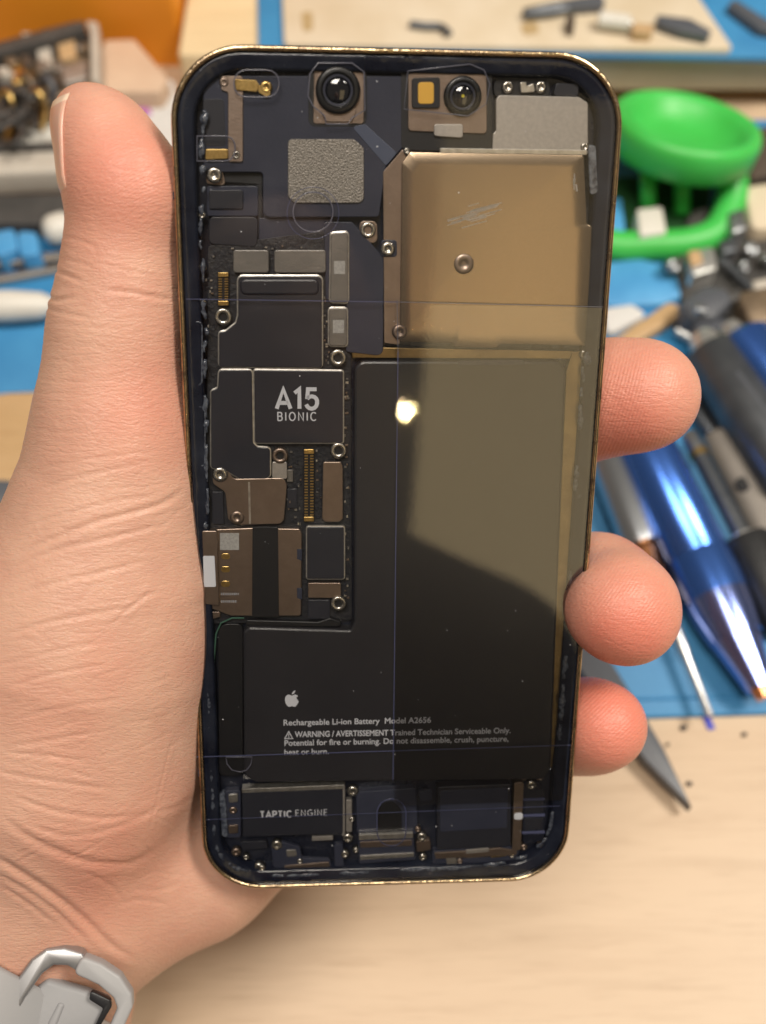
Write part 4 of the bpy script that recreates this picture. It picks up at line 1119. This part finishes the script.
# ------------------------------------------------------------------ watch band on the wrist
M['band'] = mat('grey_rubber', (.25, .25, .26), .55, bump=.08, bscale=900)
M['band_light'] = mat('pale_rubber', (.31, .31, .318), .48, bump=.06, bscale=900)
M['buckle'] = mat('satin_aluminium', (.36, .36, .37), .40, .75, col2=(.38, .38, .39), nscale=500)
wc = np.array(campt(-48, 990, .2290)); _e = np.array(CAM.inverted() @ Vector((-.139, -.07, .051)))
wax = _e - wc; wax /= np.linalg.norm(wax)
watch = empty('wrist_watch', loc=tuple(CAM @ Vector(wc)), label='pale grey watch band with satin metal buckle around the wrist at lower left', cat='watch')
bpy.context.view_layer.update()
def band_frame():
    u = np.array((1., 0, 0)); u -= wax * (u @ wax); u /= np.linalg.norm(u); return u, np.cross(wax, u)
bu, bv = band_frame()
def wrist_r(c, dirv):
    r = .03
    for _ in range(12): r -= hand_sdf((c + dirv * r)[None])[0] * .9
    return r
def band_ring(half, t0, t1, th0=0, th1=360, n=72, off=0.0):
    full = abs(th1 - th0) >= 360; V = []; prof = [(-half, t0), (-half, t1 - .0006), (-half + .0007, t1), (half - .0007, t1), (half, t1 - .0006), (half, t0)]
    m = n if full else n + 1
    for i in range(m):
        a = math.radians(th0 + (th1 - th0) * i / n); dv = bu * math.cos(a) + bv * math.sin(a)
        r = max(wrist_r(wc + wax * (off + k), dv) for k in (-half, 0, half))
        for s_, t in prof: V.append(CAM @ Vector(wc + wax * (off + s_) + dv * (r + t)))
    k = len(prof); Fq = []
    for i in range(m if full else m - 1):
        j = (i + 1) % m
        for q in range(k): Fq.append((i * k + q, j * k + q, j * k + (q + 1) % k, i * k + (q + 1) % k))
    if not full: Fq += [tuple(range(k)), tuple((m - 1) * k + q for q in range(k))[::-1]]
    me = mesh_from(V, Fq); bm = bmesh.new(); bm.from_mesh(me); bmesh.ops.recalc_face_normals(bm, faces=bm.faces); bm.to_mesh(me); bm.free()
    return me
def wslab(name, pts, d0, thick, m, parent, r=.001, ch=.0005, lean=(0, 0)):
    """Plate lying on the front of the wrist: outline sighted at depth d0, real thickness behind it."""
    c = np.mean(pts, 0); o0 = campt(c[0], c[1], d0)
    q = [((x - 383) / F * d0 - o0.x, (512 - y) / F * d0 - o0.y) for x, y in pts]
    me = slab_mesh(round_poly(q, r), -thick, 0, ch)
    ob = link(name, me, m); ob.matrix_world = CAM @ Matrix.Translation(o0) @ Matrix.Rotation(lean[0], 4, 'X') @ Matrix.Rotation(lean[1], 4, 'Y')
    sharp_smooth(ob, 40)
    mw = ob.matrix_world.copy(); bpy.context.view_layer.update(); ob.parent = parent; ob.matrix_parent_inverse = parent.matrix_world.inverted(); ob.matrix_world = mw
    return ob
st = link('strap', band_ring(.0098, .0003, .0024), M['band_light']); sharp_smooth(st, 50); child_world(st, watch)
def skin_depth(px, py):
    d = .165
    for _ in range(60):
        s_ = hand_sdf(np.array(campt(px, py, d))[None])[0]
        if s_ < .0001: return d
        d += s_ * .8
        if d > .24: return .212
    return d
DB = skin_depth(55, 985) - .0045
print('watch depth', DB, skin_depth(0, 990), skin_depth(100, 985))
def bk(px, py, dd=0): return CAM @ campt(px, py, DB + dd)
wslab('buckle_arm', [(-20, 1062), (-3, 1010), (14, 984), (30, 961), (44, 951), (62, 950), (80, 956), (86, 966), (77, 975), (66, 968), (52, 967), (41, 975), (25, 998), (8, 1040), (-4, 1066)], DB - .001, .0030, M['buckle'], watch, .0009, .0005, (-.10, .12))
wslab('buckle_frame', [(81, 957), (100, 965), (119, 978), (131, 996), (132, 1009), (122, 1032), (108, 1062), (95, 1057), (109, 1028), (117, 1009), (113, 999), (98, 986), (84, 979), (73, 974)], DB - .0006, .0030, M['band_light'], watch, .0010, .0005, (-.10, .12))
tongue = wslab('strap_end', [(26, 996), (46, 981), (66, 988), (86, 994), (108, 1003), (106, 1012), (92, 1034), (70, 1080), (-10, 1090), (0, 1040)], DB + .0015, .0025, M['band'], watch, .0012, .0008, (-.12, .1))
wslab('slot', [(90, 991), (110, 1001), (111, 1008), (98, 1030), (94, 1028), (103, 1009), (89, 1000)], DB + .0010, .0012, M['black'], watch, .0004, .0002, (-.1, .1))
for (a, b_) in ((22, 1012), (48, 1022)):
    wslab('strap_rib', [(a, b_), (a + 9, b_ - 18), (a + 16, b_ - 16), (a - 8, b_ + 46), (a - 16, b_ + 44)], DB + .0008, .001, M['band'], watch, .0006, .0004, (-.12, .1))

# ------------------------------------------------------------------ things on the bench
def dslab(name, px, z0, z1, m, label=None, cat=None, parent=None, r=.001, ch=.0005, group=None):
    """Flat thing lying at height z0..z1, outline sighted on its top face."""
    w = [D(x, y, z1) for x, y in px]; c = sum(w, Vector()) / len(w)
    q = [(a.x - c.x, a.y - c.y) for a in w]
    me = slab_mesh(round_poly(q, r), 0, z1 - z0, ch)
    o = link(name, me, m); o.location = (c.x, c.y, z0); sharp_smooth(o, 40)
    if parent is not None:
        o.location = Vector(o.location) - parent.location; o.parent = parent
    tag(o, label, cat, group); return o
def wbox(name, lo, hi, m, label=None, cat=None, parent=None, r=.002, ch=.001):
    cx, cy = (lo[0] + hi[0]) / 2, (lo[1] + hi[1]) / 2; a, b_ = (hi[0] - lo[0]) / 2, (hi[1] - lo[1]) / 2
    o = link(name, slab_mesh(round_poly([(-a, -b_), (a, -b_), (a, b_), (-a, b_)], r), 0, hi[2] - lo[2], ch), m); sharp_smooth(o, 40)
    o.location = (cx, cy, lo[2])
    if parent is not None: o.location = Vector(o.location) - parent.location; o.parent = parent
    tag(o, label, cat); return o
def tool(name, pA, pB, rpx, parts, label, cat, lift=0.0, group=None, flat=1.0):
    """A turned tool lying along the line sighted from pA to pB. parts: (name, material, [(t, radius factor)...])."""
    d = (D(*pA) - CAM.translation).length; r = rpx * d * .97 / F
    A = D(*pA, r * flat + lift); B = D(*pB, r * flat + lift)
    z = (B - A).normalized(); y = Vector((0, 0, 1)); x = y.cross(z).normalized(); y = z.cross(x)
    e = empty(name, M=Matrix(((x.x, y.x, z.x, A.x), (x.y, y.y, z.y, A.y), (x.z, y.z, z.z, A.z), (0, 0, 0, 1))), label=label, cat=cat, group=group)
    ln = (B - A).length
    for nm, m, prof in parts:
        o = link(nm, lathe_mesh([(t * ln, max(1e-5, f * r)) for t, f in prof], 28), M[m], e); o.scale = (1, flat, 1); sharp_smooth(o, 40)
    return e
def tube_thing(name, pts, r, m, label, cat, parent=None, group=None):
    w = smooth_path(pts, 5); c = Vector(pts[0])
    o = link(name, tube_mesh([p - c for p in w], r, 10), m, None, True); o.location = c
    if parent is not None: o.location = c - parent.location; o.parent = parent
    tag(o, label, cat, group); return o
M['blue_metal'] = mat('blue_anodised', (.07, .19, .66), .24, .85, col2=(.09, .23, .72), nscale=60, nstretch=(1, 1, .1))
M['violet_metal'] = mat('violet_anodised', (.26, .34, .74), .18, .95)
M['silver'] = mat('brushed_silver', (.46, .48, .50), .30, .9, col2=(.38, .40, .43), nscale=200, nstretch=(1, 1, .05))
M['copper'] = mat('copper', (.62, .27, .12), .25, .95)
M['white_steel'] = mat('bright_steel', (.72, .72, .70), .28, .8)
M['gunmetal'] = mat('gunmetal', (.10, .11, .125), .38, .7, col2=(.14, .15, .165), nscale=100)
M['knurl'] = mat('knurled_black', (.025, .026, .028), .45, .3, bump=.9, bscale=900)
M['taupe_handle'] = mat('taupe_aluminium', (.34, .31, .28), .42, .7, col2=(.29, .265, .24), nscale=80)
M['slate'] = mat('slate_nylon', (.085, .092, .108), .42, bump=.2, bscale=600)
M['green'] = mat('green_plastic', (.05, .46, .07), .42, col2=(.06, .52, .09), nscale=40, sss=.1)
M['white_plastic'] = mat('white_plastic', (.66, .64, .59), .4, col2=(.60, .57, .51), nscale=70)
M['cream'] = mat('cream_card', (.66, .57, .44), .7, col2=(.58, .48, .34), nscale=30, bump=.2, bscale=300)
M['stain'] = mat('brown_stain', (.42, .30, .15), .7)
M['tan_wood'] = wood_mat('tan_wood', (.52, .35, .19), (.46, .30, .15), (.34, .20, .09), 2.0)
M['orange'] = mat('orange_card', (.82, .31, .022), .5, col2=(.78, .28, .02), nscale=20, bump=.1, bscale=200)
M['dark_gap'] = mat('dark_brown', (.05, .035, .025), .7, col2=(.09, .06, .04), nscale=60)
M['paper'] = mat('paper', (.62, .61, .60), .6, col2=(.56, .55, .54), nscale=50, bump=.3, bscale=150)
M['purple'] = mat('purple_print', (.36, .08, .34), .5, col2=(.48, .20, .46), nscale=900)
M['grey_case'] = mat('grey_case', (.50, .46, .40), .5, col2=(.44, .40, .35), nscale=60)
M['charcoal'] = mat('charcoal_case', (.045, .043, .042), .5, col2=(.07, .065, .062), nscale=80)
M['old_metal'] = mat('old_metal', (.30, .225, .15), .42, .6, col2=(.17, .125, .085), nscale=120, bump=.6, bscale=300)
M['bright_blue'] = mat('blue_sheet', (.06, .27, .56), .4, col2=(.09, .35, .66), nscale=60, bump=.4, bscale=80)
M['pink_card'] = mat('pale_wood', (.60, .44, .32), .6, col2=(.54, .38, .27), nscale=60, bump=.2, bscale=300)
M['ink'] = mat('blue_ink', (.02, .03, .40), .5)
M['soot'] = mat('soot', (.035, .033, .035), .6)

# mats
mat_r = dslab('repair_mat', [(330, 727), (960, 707), (930, 120), (360, 118)], .0, .0022, M['mat_blue'], 'large blue silicone repair mat under the pens and screwdrivers right of the phone', 'mat', r=.004)
for pts in ([(340, 706), (940, 688), (940, 691), (340, 709)],): dslab('rim', pts, .0022, .0030, M['mat_blue'], parent=mat_r, r=.0004, ch=.0003)
dslab('repair_mat', [(-190, 404), (250, 384), (250, 205), (-190, 222)], .0, .0022, M['mat_blue'], 'small blue mat showing left of the thumb beneath the white handle', 'mat', r=.004)
# raised shelf board with its feet
Y0 = .372
sh = empty('shelf_board', (.16, Y0, 0), 'raised light wooden shelf board across the back of the bench', 'shelf')
bpy.context.view_layer.update()
wbox('board', (-.083, Y0, .0085), (.60, Y0 + .40, .0250), M['shelf_wood'], parent=sh, r=.002, ch=.0012)
wbox('foot', (-.075, Y0 + .012, 0), (.59, Y0 + .03, .0085), M['dark_gap'], parent=sh, r=.001, ch=.0004)
ZS = .0250
top_mat = dslab('cutting_mat', [(258, 49), (800, 58), (900, -60), (256, -70)], ZS, ZS + .002, M['mat_blue'], 'pale blue mat lying on top of the wooden shelf board', 'mat', r=.002)
card = dslab('card_sheet', [(284, 44), (734, 49), (690, -16), (640, -60), (280, -60)], ZS + .002, ZS + .0045, M['cream'], 'cream stained card lying on the blue mat on the shelf', 'card', r=.002)
ZC = ZS + .0045
for q in ([(301, 12), (313, 11), (313, 30), (303, 32)], [(520, 24), (536, 20), (540, 32), (524, 36)], [(690, 26), (704, 28), (700, 40), (692, 38)]): dslab('stain', q, ZC, ZC + .0002, M['stain'], parent=card, r=.002, ch=0)
def DZ(x, y, r): return D(x, y, ZC + r)
tube_thing('hex_key', [DZ(410, 24, .0016), DZ(425, 26, .0016), DZ(441, 27, .0016), DZ(449, 34, .0016)], .0016, M['gunmetal'], 'small bent dark hex key lying alone on the cream card', 'hex key')
tw = empty('tweezers', tuple(DZ(524, 12, 0)), 'dark tweezers pointing right on the cream card at the top', 'tweezers'); bpy.context.view_layer.update()
for off in (0, 5): tube_thing('arm', [DZ(524, 13 + off * .4, .002), DZ(548, 8 + off, .002), DZ(575, 3 + off, .002), DZ(600, 0 + off * .5, .002)], .0019, M['gunmetal'], None, None, tw)
tool('battery_cell', (598, 20), (630, 24), 7, [('can', 'white_plastic', [(0, .8), (.04, 1), (.96, 1), (1, .8)]), ('cap', 'silver', [(1, .5), (1.06, .45)])], 'small white cylinder lying on the cream card', 'cell', lift=ZC)
for i, (q, lab) in enumerate((([(632, 22), (655, 24), (652, 33), (632, 32)], 'tan block beside the white cylinder on the cream card'), ([(656, 14), (690, 18), (712, 30), (708, 36), (680, 30), (658, 22)], 'black plastic clip at the right end of the cream card'), ([(560, 0), (606, -4), (604, 4), (566, 7)], 'dark strip above the tweezers on the cream card'), ([(566, 16), (576, 14), (574, 28), (568, 28)], 'small brown stub below the tweezers on the cream card'))):
    dslab('offcut', q, ZC, ZC + .004, M[['tan_wood', 'slate', 'slate', 'dark_gap'][i]], lab, 'offcut', r=.0015)
dslab('cable', [(735, -2), (766, 18), (790, 26), (790, 34), (760, 28), (728, 4)], ZS + .002, ZS + .006, M['slate'], 'dark cable crossing the blue mat at the top right corner', 'cable', r=.001)

# orange carton, upper left
cx = D(203, 66).x; cy = D(100, 66).y
oc = empty('carton', (-.16, cy, 0), 'bright orange cardboard carton standing behind the thumb', 'carton'); bpy.context.view_layer.update()
wbox('wall', (-.42, cy, .0), (cx - .006, cy + .12, .115), M['orange'], parent=oc, r=.004, ch=.002)
wbox('flap', (-.42, cy - .0012, .06), (cx - .007, cy + .0005, .1149), M['orange'], parent=oc, r=.0005, ch=.0004)

# clutter on the left
ch0 = empty('phone_chassis', tuple(D(50, 100)), 'old brown metal phone chassis lying in front of the orange carton', 'chassis'); bpy.context.view_layer.update()
dslab('plate', [(-40, 62), (82, 28), (99, 36), (99, 84), (70, 92), (40, 104), (-40, 118)], .0, .022, M['old_metal'], parent=ch0, r=.003, ch=.001)
dslab('rail', [(-40, 52), (70, 22), (84, 20), (84, 27), (72, 31), (-40, 64)], .022, .030, M['charcoal'], parent=ch0, r=.001)
for k in range(26):
    a = random.uniform(-10, 92); b_ = random.uniform(34, 100) - (a - 40) * .12; w = random.uniform(3, 9); hh = random.uniform(2, 6); t_ = random.uniform(-.4, .4)
    dslab('fragment', [(a - w, b_ - hh + t_ * w), (a + w * .6, b_ - hh), (a + w, b_ + hh * .4 + t_ * 4), (a - w * .4, b_ + hh)], .020, .0225 + random.uniform(.001, .006), M[random.choice(['old_metal', 'old_metal', 'grey_case', 'taupe_handle', 'charcoal', 'dark_gap'])], parent=ch0, r=.0006, ch=.0005)
dslab('rail', [(84, 19), (98, 22), (99, 80), (91, 82), (90, 30)], .022, .028, M['grey_case'], parent=ch0, r=.002)
for q, m_ in (([(36, 48), (50, 44), (52, 66), (40, 70)], 'grey_case'), ([(56, 40), (74, 34), (76, 56), (60, 60)], 'tan_wood'), ([(10, 62), (30, 56), (32, 78), (12, 84)], 'brass'), ([(60, 66), (86, 60), (86, 78), (64, 84)], 'light_shield')): dslab('module', q, .022, .026, M[m_], parent=ch0, r=.001)
WL = ['twisted wire scrap farthest left in the heap below the chassis', 'second twisted wire scrap from the left below the chassis', 'third twisted wire scrap from the left below the chassis', 'fourth twisted wire scrap from the left below the chassis', 'twisted wire scrap nearest the thumb below the chassis']
for k in range(5):
    a = -4 + 10 * k; b_ = random.uniform(84, 118)
    tube_thing('wire_scrap', [D(a, b_, .024 - k * .001), D(a + 10, b_ - 8 + random.uniform(-4, 4), .028), D(a + 18, b_ + 6, .024), D(a + random.uniform(-8, 20), b_ + 26, .014), D(a + random.uniform(-12, 14), b_ + 44, .006)], .0013, M[['brass', 'charcoal', 'old_metal', 'brass', 'slate'][k]], WL[k], 'wire', group='wire scraps left of the thumb')
_t = [D(random.uniform(-14, 44), random.uniform(78, 142), random.uniform(.014, .032)) for _ in range(34)]
tube_thing('wire_tangle', _t, .0011, M['charcoal'], 'dark tangled thin cable heaped left of the thumb tip', 'cable')
dslab('wood_block', [(100, 52), (104, 40), (134, 39), (168, 78), (160, 92), (98, 92)], 0, .020, M['pink_card'], 'pale pinkish wooden block between the chassis and the orange carton', 'block', r=.002)
pk = dslab('paper_packet', [(104, 92), (172, 78), (186, 120), (186, 200), (130, 180), (108, 130)], 0, .012, M['paper'], 'white paper packet with purple print behind the thumb', 'packet', r=.002)
dslab('print_patch', [(124, 89), (140, 86), (152, 114), (139, 119)], .012, .0122, M['purple'], parent=pk, r=.0002, ch=0)
for q in ([(144, 86), (168, 81), (170, 84), (146, 89)], [(148, 93), (172, 88), (173, 91), (149, 96)], [(152, 100), (170, 96), (171, 98), (153, 103)]): dslab('print_line', q, .012, .0122, M['grey_case'], parent=pk, r=.0002, ch=0)
dslab('spoon', [(10, 140), (24, 127), (48, 118), (72, 114), (84, 120), (70, 130), (48, 138), (22, 146)], .004, .012, M['white_plastic'], 'white plastic spoon end lying above the grey tray', 'spoon', r=.004, ch=.002)
dslab('plastic_scrap', [(-20, 118), (20, 116), (16, 128), (4, 144), (-20, 146)], 0, .008, M['slate'], 'dark scrap of plastic left of the white spoon', 'scrap', r=.002)
tr = empty('tray', tuple(D(40, 200)), 'pale grey tray on a charcoal base left of the thumb', 'tray'); bpy.context.view_layer.update()
dslab('base', [(-60, 196), (160, 190), (160, 226), (-60, 222)], 0, .010, M['charcoal'], parent=tr, r=.002)
dslab('lid', [(-60, 154), (120, 146), (120, 168), (-60, 176)], .010, .020, M['grey_case'], parent=tr, r=.002, ch=.0015)
dslab('lip', [(-60, 146), (120, 139), (120, 144), (-60, 151)], .020, .022, M['charcoal'], parent=tr, r=.001)
for i, q in enumerate(([(-8, 232), (14, 228), (18, 248), (-4, 258)], [(16, 230), (36, 232), (40, 254), (20, 256)])): dslab('bottle_stopper', q, .0022, .012, M['bright_blue'], ['blue plastic stopper at the left edge under the charcoal tray', 'blue plastic stopper next to the white capsule under the tray'][i], 'stopper', r=.002)
tool('capsule', (43, 234), (72, 226), 15, [('shell', 'white_plastic', [(0, .2), (.08, .62), (.22, .9), (.4, 1), (.8, 1), (1, .8)])], 'white rounded capsule tucked against the thumb below the tray', 'capsule', lift=.002)
tz = empty('tweezers', tuple(D(20, 272)), 'long grey steel tweezers crossing the small blue mat left of the thumb', 'tweezers'); bpy.context.view_layer.update()
for q, z in (([(-60, 262), (70, 250), (70, 257), (-60, 271)], .007), ([(-60, 284), (70, 262), (70, 268), (-60, 292)], .005)): dslab('arm', q, z - .0025, z, M['taupe_handle'], parent=tz, r=.0004, ch=.0004)
tool('handle', (-60, 308), (60, 306), 15, [('grip', 'white_plastic', [(0, .9), (.3, 1), (.6, 1), (.85, .85), (.96, .5), (1, .1)])], 'white rounded plastic handle lying on the small blue mat', 'handle', lift=.002)
tb = dslab('cork_board', [(-90, 404), (8, 392), (120, 388), (120, 620), (-90, 620)], 0, .008, M['tan_wood'], 'tan rounded board with dark edge left of the hand', 'board', r=[.0, .016, .01, .01, .01], ch=.001)
w_ = [Vector((v.co.x, v.co.y, .004)) for v in tb.data.vertices if abs(v.co.z) < 1e-6]
link('edge_band', tube_mesh(w_, .0022, 8, True), M['charcoal'], tb, True)
dslab('rubber_foot', [(-40, 478), (16, 480), (14, 500), (-40, 520)], .008, .014, M['slate'], 'dark slate pad on the tan board at the left edge', 'pad', r=.003)

# pens and drivers on the right
tool('rotary_pen', (636, 432), (765, 698), 29, [('end_cap', 'violet_metal', [(0, .75), (.012, .92), (.03, .95)]), ('barrel', 'blue_metal', [(.03, 1), (.50, 1), (.505, .96), (.515, .96)]), ('collar', 'blue_metal', [(.515, 1), (.60, 1.02), (.66, .98)]), ('nose', 'violet_metal', [(.66, .97), (.72, .92), (.80, .80), (.80, .76), (.97, .42)]), ('tip', 'copper', [(.97, .30), (1.0, .24)])], 'thick shiny blue metal pen tool with tapering nose', 'pen', lift=.002)
tool('screwdriver', (599, 438), (710, 715), 20, [('handle', 'silver', [(0, .9), (.02, 1), (.40, 1), (.43, .92)]), ('collar', 'copper', [(.43, .62), (.46, .66), (.50, .52), (.52, .60), (.60, .60), (.66, .40)]), ('shaft', 'white_steel', [(.66, .24), (.80, .24), (.81, .19), (1, .16)])], 'silver screwdriver with copper collar left of the blue pen', 'screwdriver', lift=.002)
tool('pen', (688, 434), (790, 628), 24, [('cap', 'silver', [(0, .30), (.01, .34), (.10, .34)]), ('ring', 'brass', [(.10, .38), (.13, .38)]), ('barrel', 'gunmetal', [(.13, .30), (.55, .32)]), ('ferrule', 'white_steel', [(.55, .5), (.58, .52)]), ('grip', 'knurl', [(.58, .95), (.60, 1), (.98, 1), (1, .9)])], 'thin dark pen with knurled black grip right of the blue pen', 'pen', lift=.002)
kn = tool('knife', (722, 430), (815, 610), 24, [('handle', 'taupe_handle', [(0, .5), (.01, .8), (.03, .95), (.2, 1), (.7, 1), (1, .9)])], 'taupe metal knife handle with a round hole at the right edge', 'knife', lift=.002, flat=.6)
kh = link('hole', lathe_mesh([(-.001, .0022), (.0001, .0022)], 18), M['black'], kn)
_d = (D(742, 486, .0105) - kn.matrix_world.translation); _zl = _d.dot(kn.matrix_world.to_3x3().col[2])
kh.location = (_d.dot(kn.matrix_world.to_3x3().col[0]), .00462, _zl); kh.rotation_euler = (math.radians(-90), 0, 0); kh.scale = (1, 1.2, 1)
tool('steel_rod', (706, 386), (790, 512), 5, [('rod', 'white_steel', [(0, .8), (.02, 1), (.98, 1), (1, .8)])], 'thin bright steel rod between the knife and the dark cylinder', 'rod', lift=.004)
tool('driver_handle', (700, 336), (800, 492), 29, [('end_cap', 'white_steel', [(0, .40), (.05, .52), (.12, .55)]), ('barrel', 'gunmetal', [(.12, .9), (.15, 1), (.95, 1), (1, .9)])], 'thick dark grey driver handle with silver end at right edge', 'driver', lift=.002)
tool('marker', (728, 326), (822, 440), 27, [('tip', 'white_steel', [(0, .34), (.06, .40), (.12, .42)]), ('barrel', 'blue_metal', [(.12, .8), (.16, 1), (.95, 1), (1, .9)])], 'short blue marker with pale tip behind the dark driver handle', 'marker', lift=.006)
tool('probe', (668, 372), (716, 440), 8, [('shaft', 'gunmetal', [(0, .6), (.1, 1), (.9, 1), (1, .7)])], 'short dark probe between the index finger and the taupe knife', 'probe', lift=.002)
sp = dslab('spudger', [(548, 590), (566, 586), (638, 704), (664, 748), (692, 807), (645, 760), (583, 674), (548, 622)], .0025, .0075, M['slate'], 'black pointed nylon spudger lying on the wood below the mat', 'spudger', r=[.001, .001, .004, .006, 0, .006, .003, .001], ch=.0006)

# green suction tool
gp = D(676, 172); gs = empty('suction_cup', tuple(gp), 'bright green plastic suction cup with ring handle lying on the mat', 'suction cup'); bpy.context.view_layer.update()
def gbowl():
    R = .0290
    prof = [(-.006, .5 * R), (-.005, .88 * R), (-.002, .98 * R), (.006, 1.0 * R), (.0088, .97 * R), (.0096, .90 * R), (.0092, .82 * R), (.0066, .74 * R), (.0020, .62 * R), (.0004, .40 * R), (.0, .02 * R)]
    o = link('cup', lathe_mesh(prof, 56), M['green'], gs, True)
    o.location = D(681, 143, .021) - gp; o.rotation_euler = (math.radians(-16), math.radians(7), 0)
gbowl()
path = smooth_path([D(730, 158, .017), D(732, 196, .010), D(718, 230, .0065), D(690, 243, .0055), (D(650, 246, .0055)), D(612, 246, .0055), D(586, 232, .007), D(584, 200, .010), D(596, 172, .016)], 6)
link('ring_handle', tube_mesh([p - gp for p in path], .0060, 14, False, (1, 1)), M['green'], gs, True)
for x0 in (648, 682):
    link('strut', tube_mesh([D(x0, 166, .018) - gp, D(x0, 214, .004) - gp], .0032, 10), M['green'], gs, True)
link('back_plate', slab_mesh([((D(x, y, .003) - gp).x, (D(x, y, .003) - gp).y) for x, y in ((612, 238), (706, 238), (712, 176), (612, 176))], .0, .003, .0008), mat('green_dark', (.012, .06, .016), .5), gs)

# the heap of small things behind the fingers
dslab('white_clip', [(637, 209), (662, 206), (667, 232), (640, 236)], .0022, .013, M['white_plastic'], 'small white plastic clip inside the green ring handle', 'clip', r=.001)
dslab('black_cloth', [(690, 208), (830, 196), (830, 350), (735, 356), (686, 318), (676, 268)], .0022, .006, M['charcoal'], 'black cloth heaped with small parts behind the driver handles', 'cloth', r=.008, ch=.001)
dslab('blue_sheet', [(600, 262), (640, 258), (682, 268), (692, 292), (662, 304), (600, 306)], .0022, .0050, M['bright_blue'], 'crumpled bright blue plastic sheet below the green handle', 'sheet', r=.004, ch=.001)
dslab('wooden_stick', [(604, 346), (668, 302), (680, 304), (678, 316), (640, 340), (608, 356)], .0022, .0072, M['tan_wood'], 'flat tan wooden stick above the index fingertip', 'stick', r=.002)
dslab('clear_pad', [(604, 308), (632, 304), (648, 314), (606, 336)], .0022, .0060, M['paper'], 'small pale pad left of the wooden stick', 'pad', r=.002)
cl = empty('clamp', tuple(D(715, 320, .006)), 'dark grey plastic clamp lying on the black cloth', 'clamp'); bpy.context.view_layer.update()
dslab('jaw', [(678, 302), (704, 284), (728, 286), (734, 300), (716, 318), (690, 316)], .006, .017, M['slate'], parent=cl, r=.004, ch=.002)
dslab('jaw', [(684, 322), (726, 316), (756, 330), (746, 346), (712, 342)], .006, .014, M['slate'], parent=cl, r=.004, ch=.002)
dslab('pivot', [(690, 300), (706, 304), (710, 312), (696, 310)], .017, .0195, M['silver'], parent=cl, r=.002, ch=.0006)
dslab('leather_scrap', [(738, 292), (780, 284), (784, 318), (750, 324)], .006, .020, M['old_metal'], 'brown leather scrap at the right edge above the blue marker', 'scrap', r=.003)
cap_me = lathe_mesh([(-.006, .0013), (-.0012, .0013), (-.0012, .0028), (.0004, .0029), (.0012, .0024), (.0015, .0012), (.0009, .0010), (.0008, .0001)], 18); cap_me.materials.append(M['silver']); cap_me.polygons.foreach_set('use_smooth', [True] * len(cap_me.polygons))
for (a, b_, s_, rx_, lab) in ((751, 250, 1.0, .5, 'silver screw head highest on the black cloth'), (767, 258, 1.0, -.4, 'silver screw head cut by the right edge of the picture'), (744, 267, .85, .9, 'small silver screw head lowest on the black cloth'), (673, 266, 1.0, .7, 'silver screw head between the blue sheet and the silver tin')):
    o = bpy.data.objects.new('loose_screw', cap_me); C.objects.link(o); o.location = D(a, b_, .0105); o.scale = (s_,) * 3; o.rotation_euler = (rx_, rx_ * .6, 0); tag(o, lab, 'screw', 'loose screws behind the fingers')
for i, (pa, pb, rp, m_, lab) in enumerate((((735, 372), (800, 462), 5, 'slate', 'thin dark rod lying on the thick driver handle'), ((676, 330), (716, 352), 5, 'white_steel', 'short bright pin under the dark clamp'), ((742, 420), (800, 500), 7, 'silver', 'slim silver rod between the driver handle and the knife'), ((720, 258), (762, 300), 4, 'gunmetal', 'thin dark pin lying across the black cloth'))):
    tool('metal_rod', pa, pb, rp, [('shaft', m_, [(0, .6), (.03, 1), (.97, 1), (1, .6)])], lab, 'rod', lift=[.020, .004, .012, .008][i])
tn = dslab('tin', [(688, 250), (714, 246), (718, 268), (692, 276)], .004, .014, M['white_steel'], 'square silver tin with tan lid below the green ring handle', 'tin', r=.0015); dslab('lid', [(688, 251), (700, 249), (704, 262), (691, 266)], .014, .0152, M['tan_wood'], r=.001).name = 'lid'
_l = [o for o in C.objects if o.name.startswith('lid') and o.parent is None][-1]; _l.location = Vector(_l.location) - tn.location; _l.parent = tn
for i, (q, m_, z, lab) in enumerate((([(728, 212), (744, 206), (748, 228), (732, 234)], 'silver', .014, 'pale metal bracket right of the green ring handle'), ([(744, 186), (790, 180), (790, 226), (752, 230)], 'cream', .012, 'cream card disc at the right edge beside the green cup'), ([(718, 240), (736, 236), (738, 250), (722, 254)], 'gunmetal', .011, 'dark metal nut between the tin and the beads'), ([(752, 280), (772, 276), (774, 288), (754, 290)], 'grey_case', .012, 'pale grey stub above the leather scrap'), ([(724, 290), (742, 286), (744, 298), (728, 302)], 'charcoal', .012, 'black plastic stub between the clamp and the leather scrap'), ([(600, 200), (622, 196), (626, 232), (602, 236)], 'bright_blue', .008, 'bright blue tab left of the white clip'), ([(752, 128), (800, 120), (800, 168), (748, 180)], 'dark_gap', .010, 'dark brown leather pad right of the green cup'))):
    dslab('small_part', q, .0022, z, M[m_], lab, 'part', r=.003 if i == 1 else .0015, ch=.001)

# marks on the bench top
dslab('ink_mark', [(702, 715), (709, 714), (716, 729), (708, 730)], .0, .0004, M['ink'], 'short blue ink stroke on the wood at the mat edge', 'ink mark', r=.0004, ch=.0001)
for (a, b_, r_, lab) in ((690, 783, 4, 'largest black crumb on the wood beside the spudger tip'), (684, 727, 4, 'faint dark crumb on the wood just below the mat edge'), (745, 734, 3, 'tiny brown crumb on the wood at the far right'), (668, 744, 2.4, 'small crumb on the wood close to the spudger')):
    q = [(a + r_ * math.cos(t) * random.uniform(.7, 1.2), b_ + r_ * .7 * math.sin(t) * random.uniform(.7, 1.2)) for t in np.linspace(0, 2 * math.pi, 9)[:-1]]
    dslab('crumb', q, 0, .0012, M['soot'], lab, 'crumb', r=.0003, ch=.0004, group='crumbs on the bench')
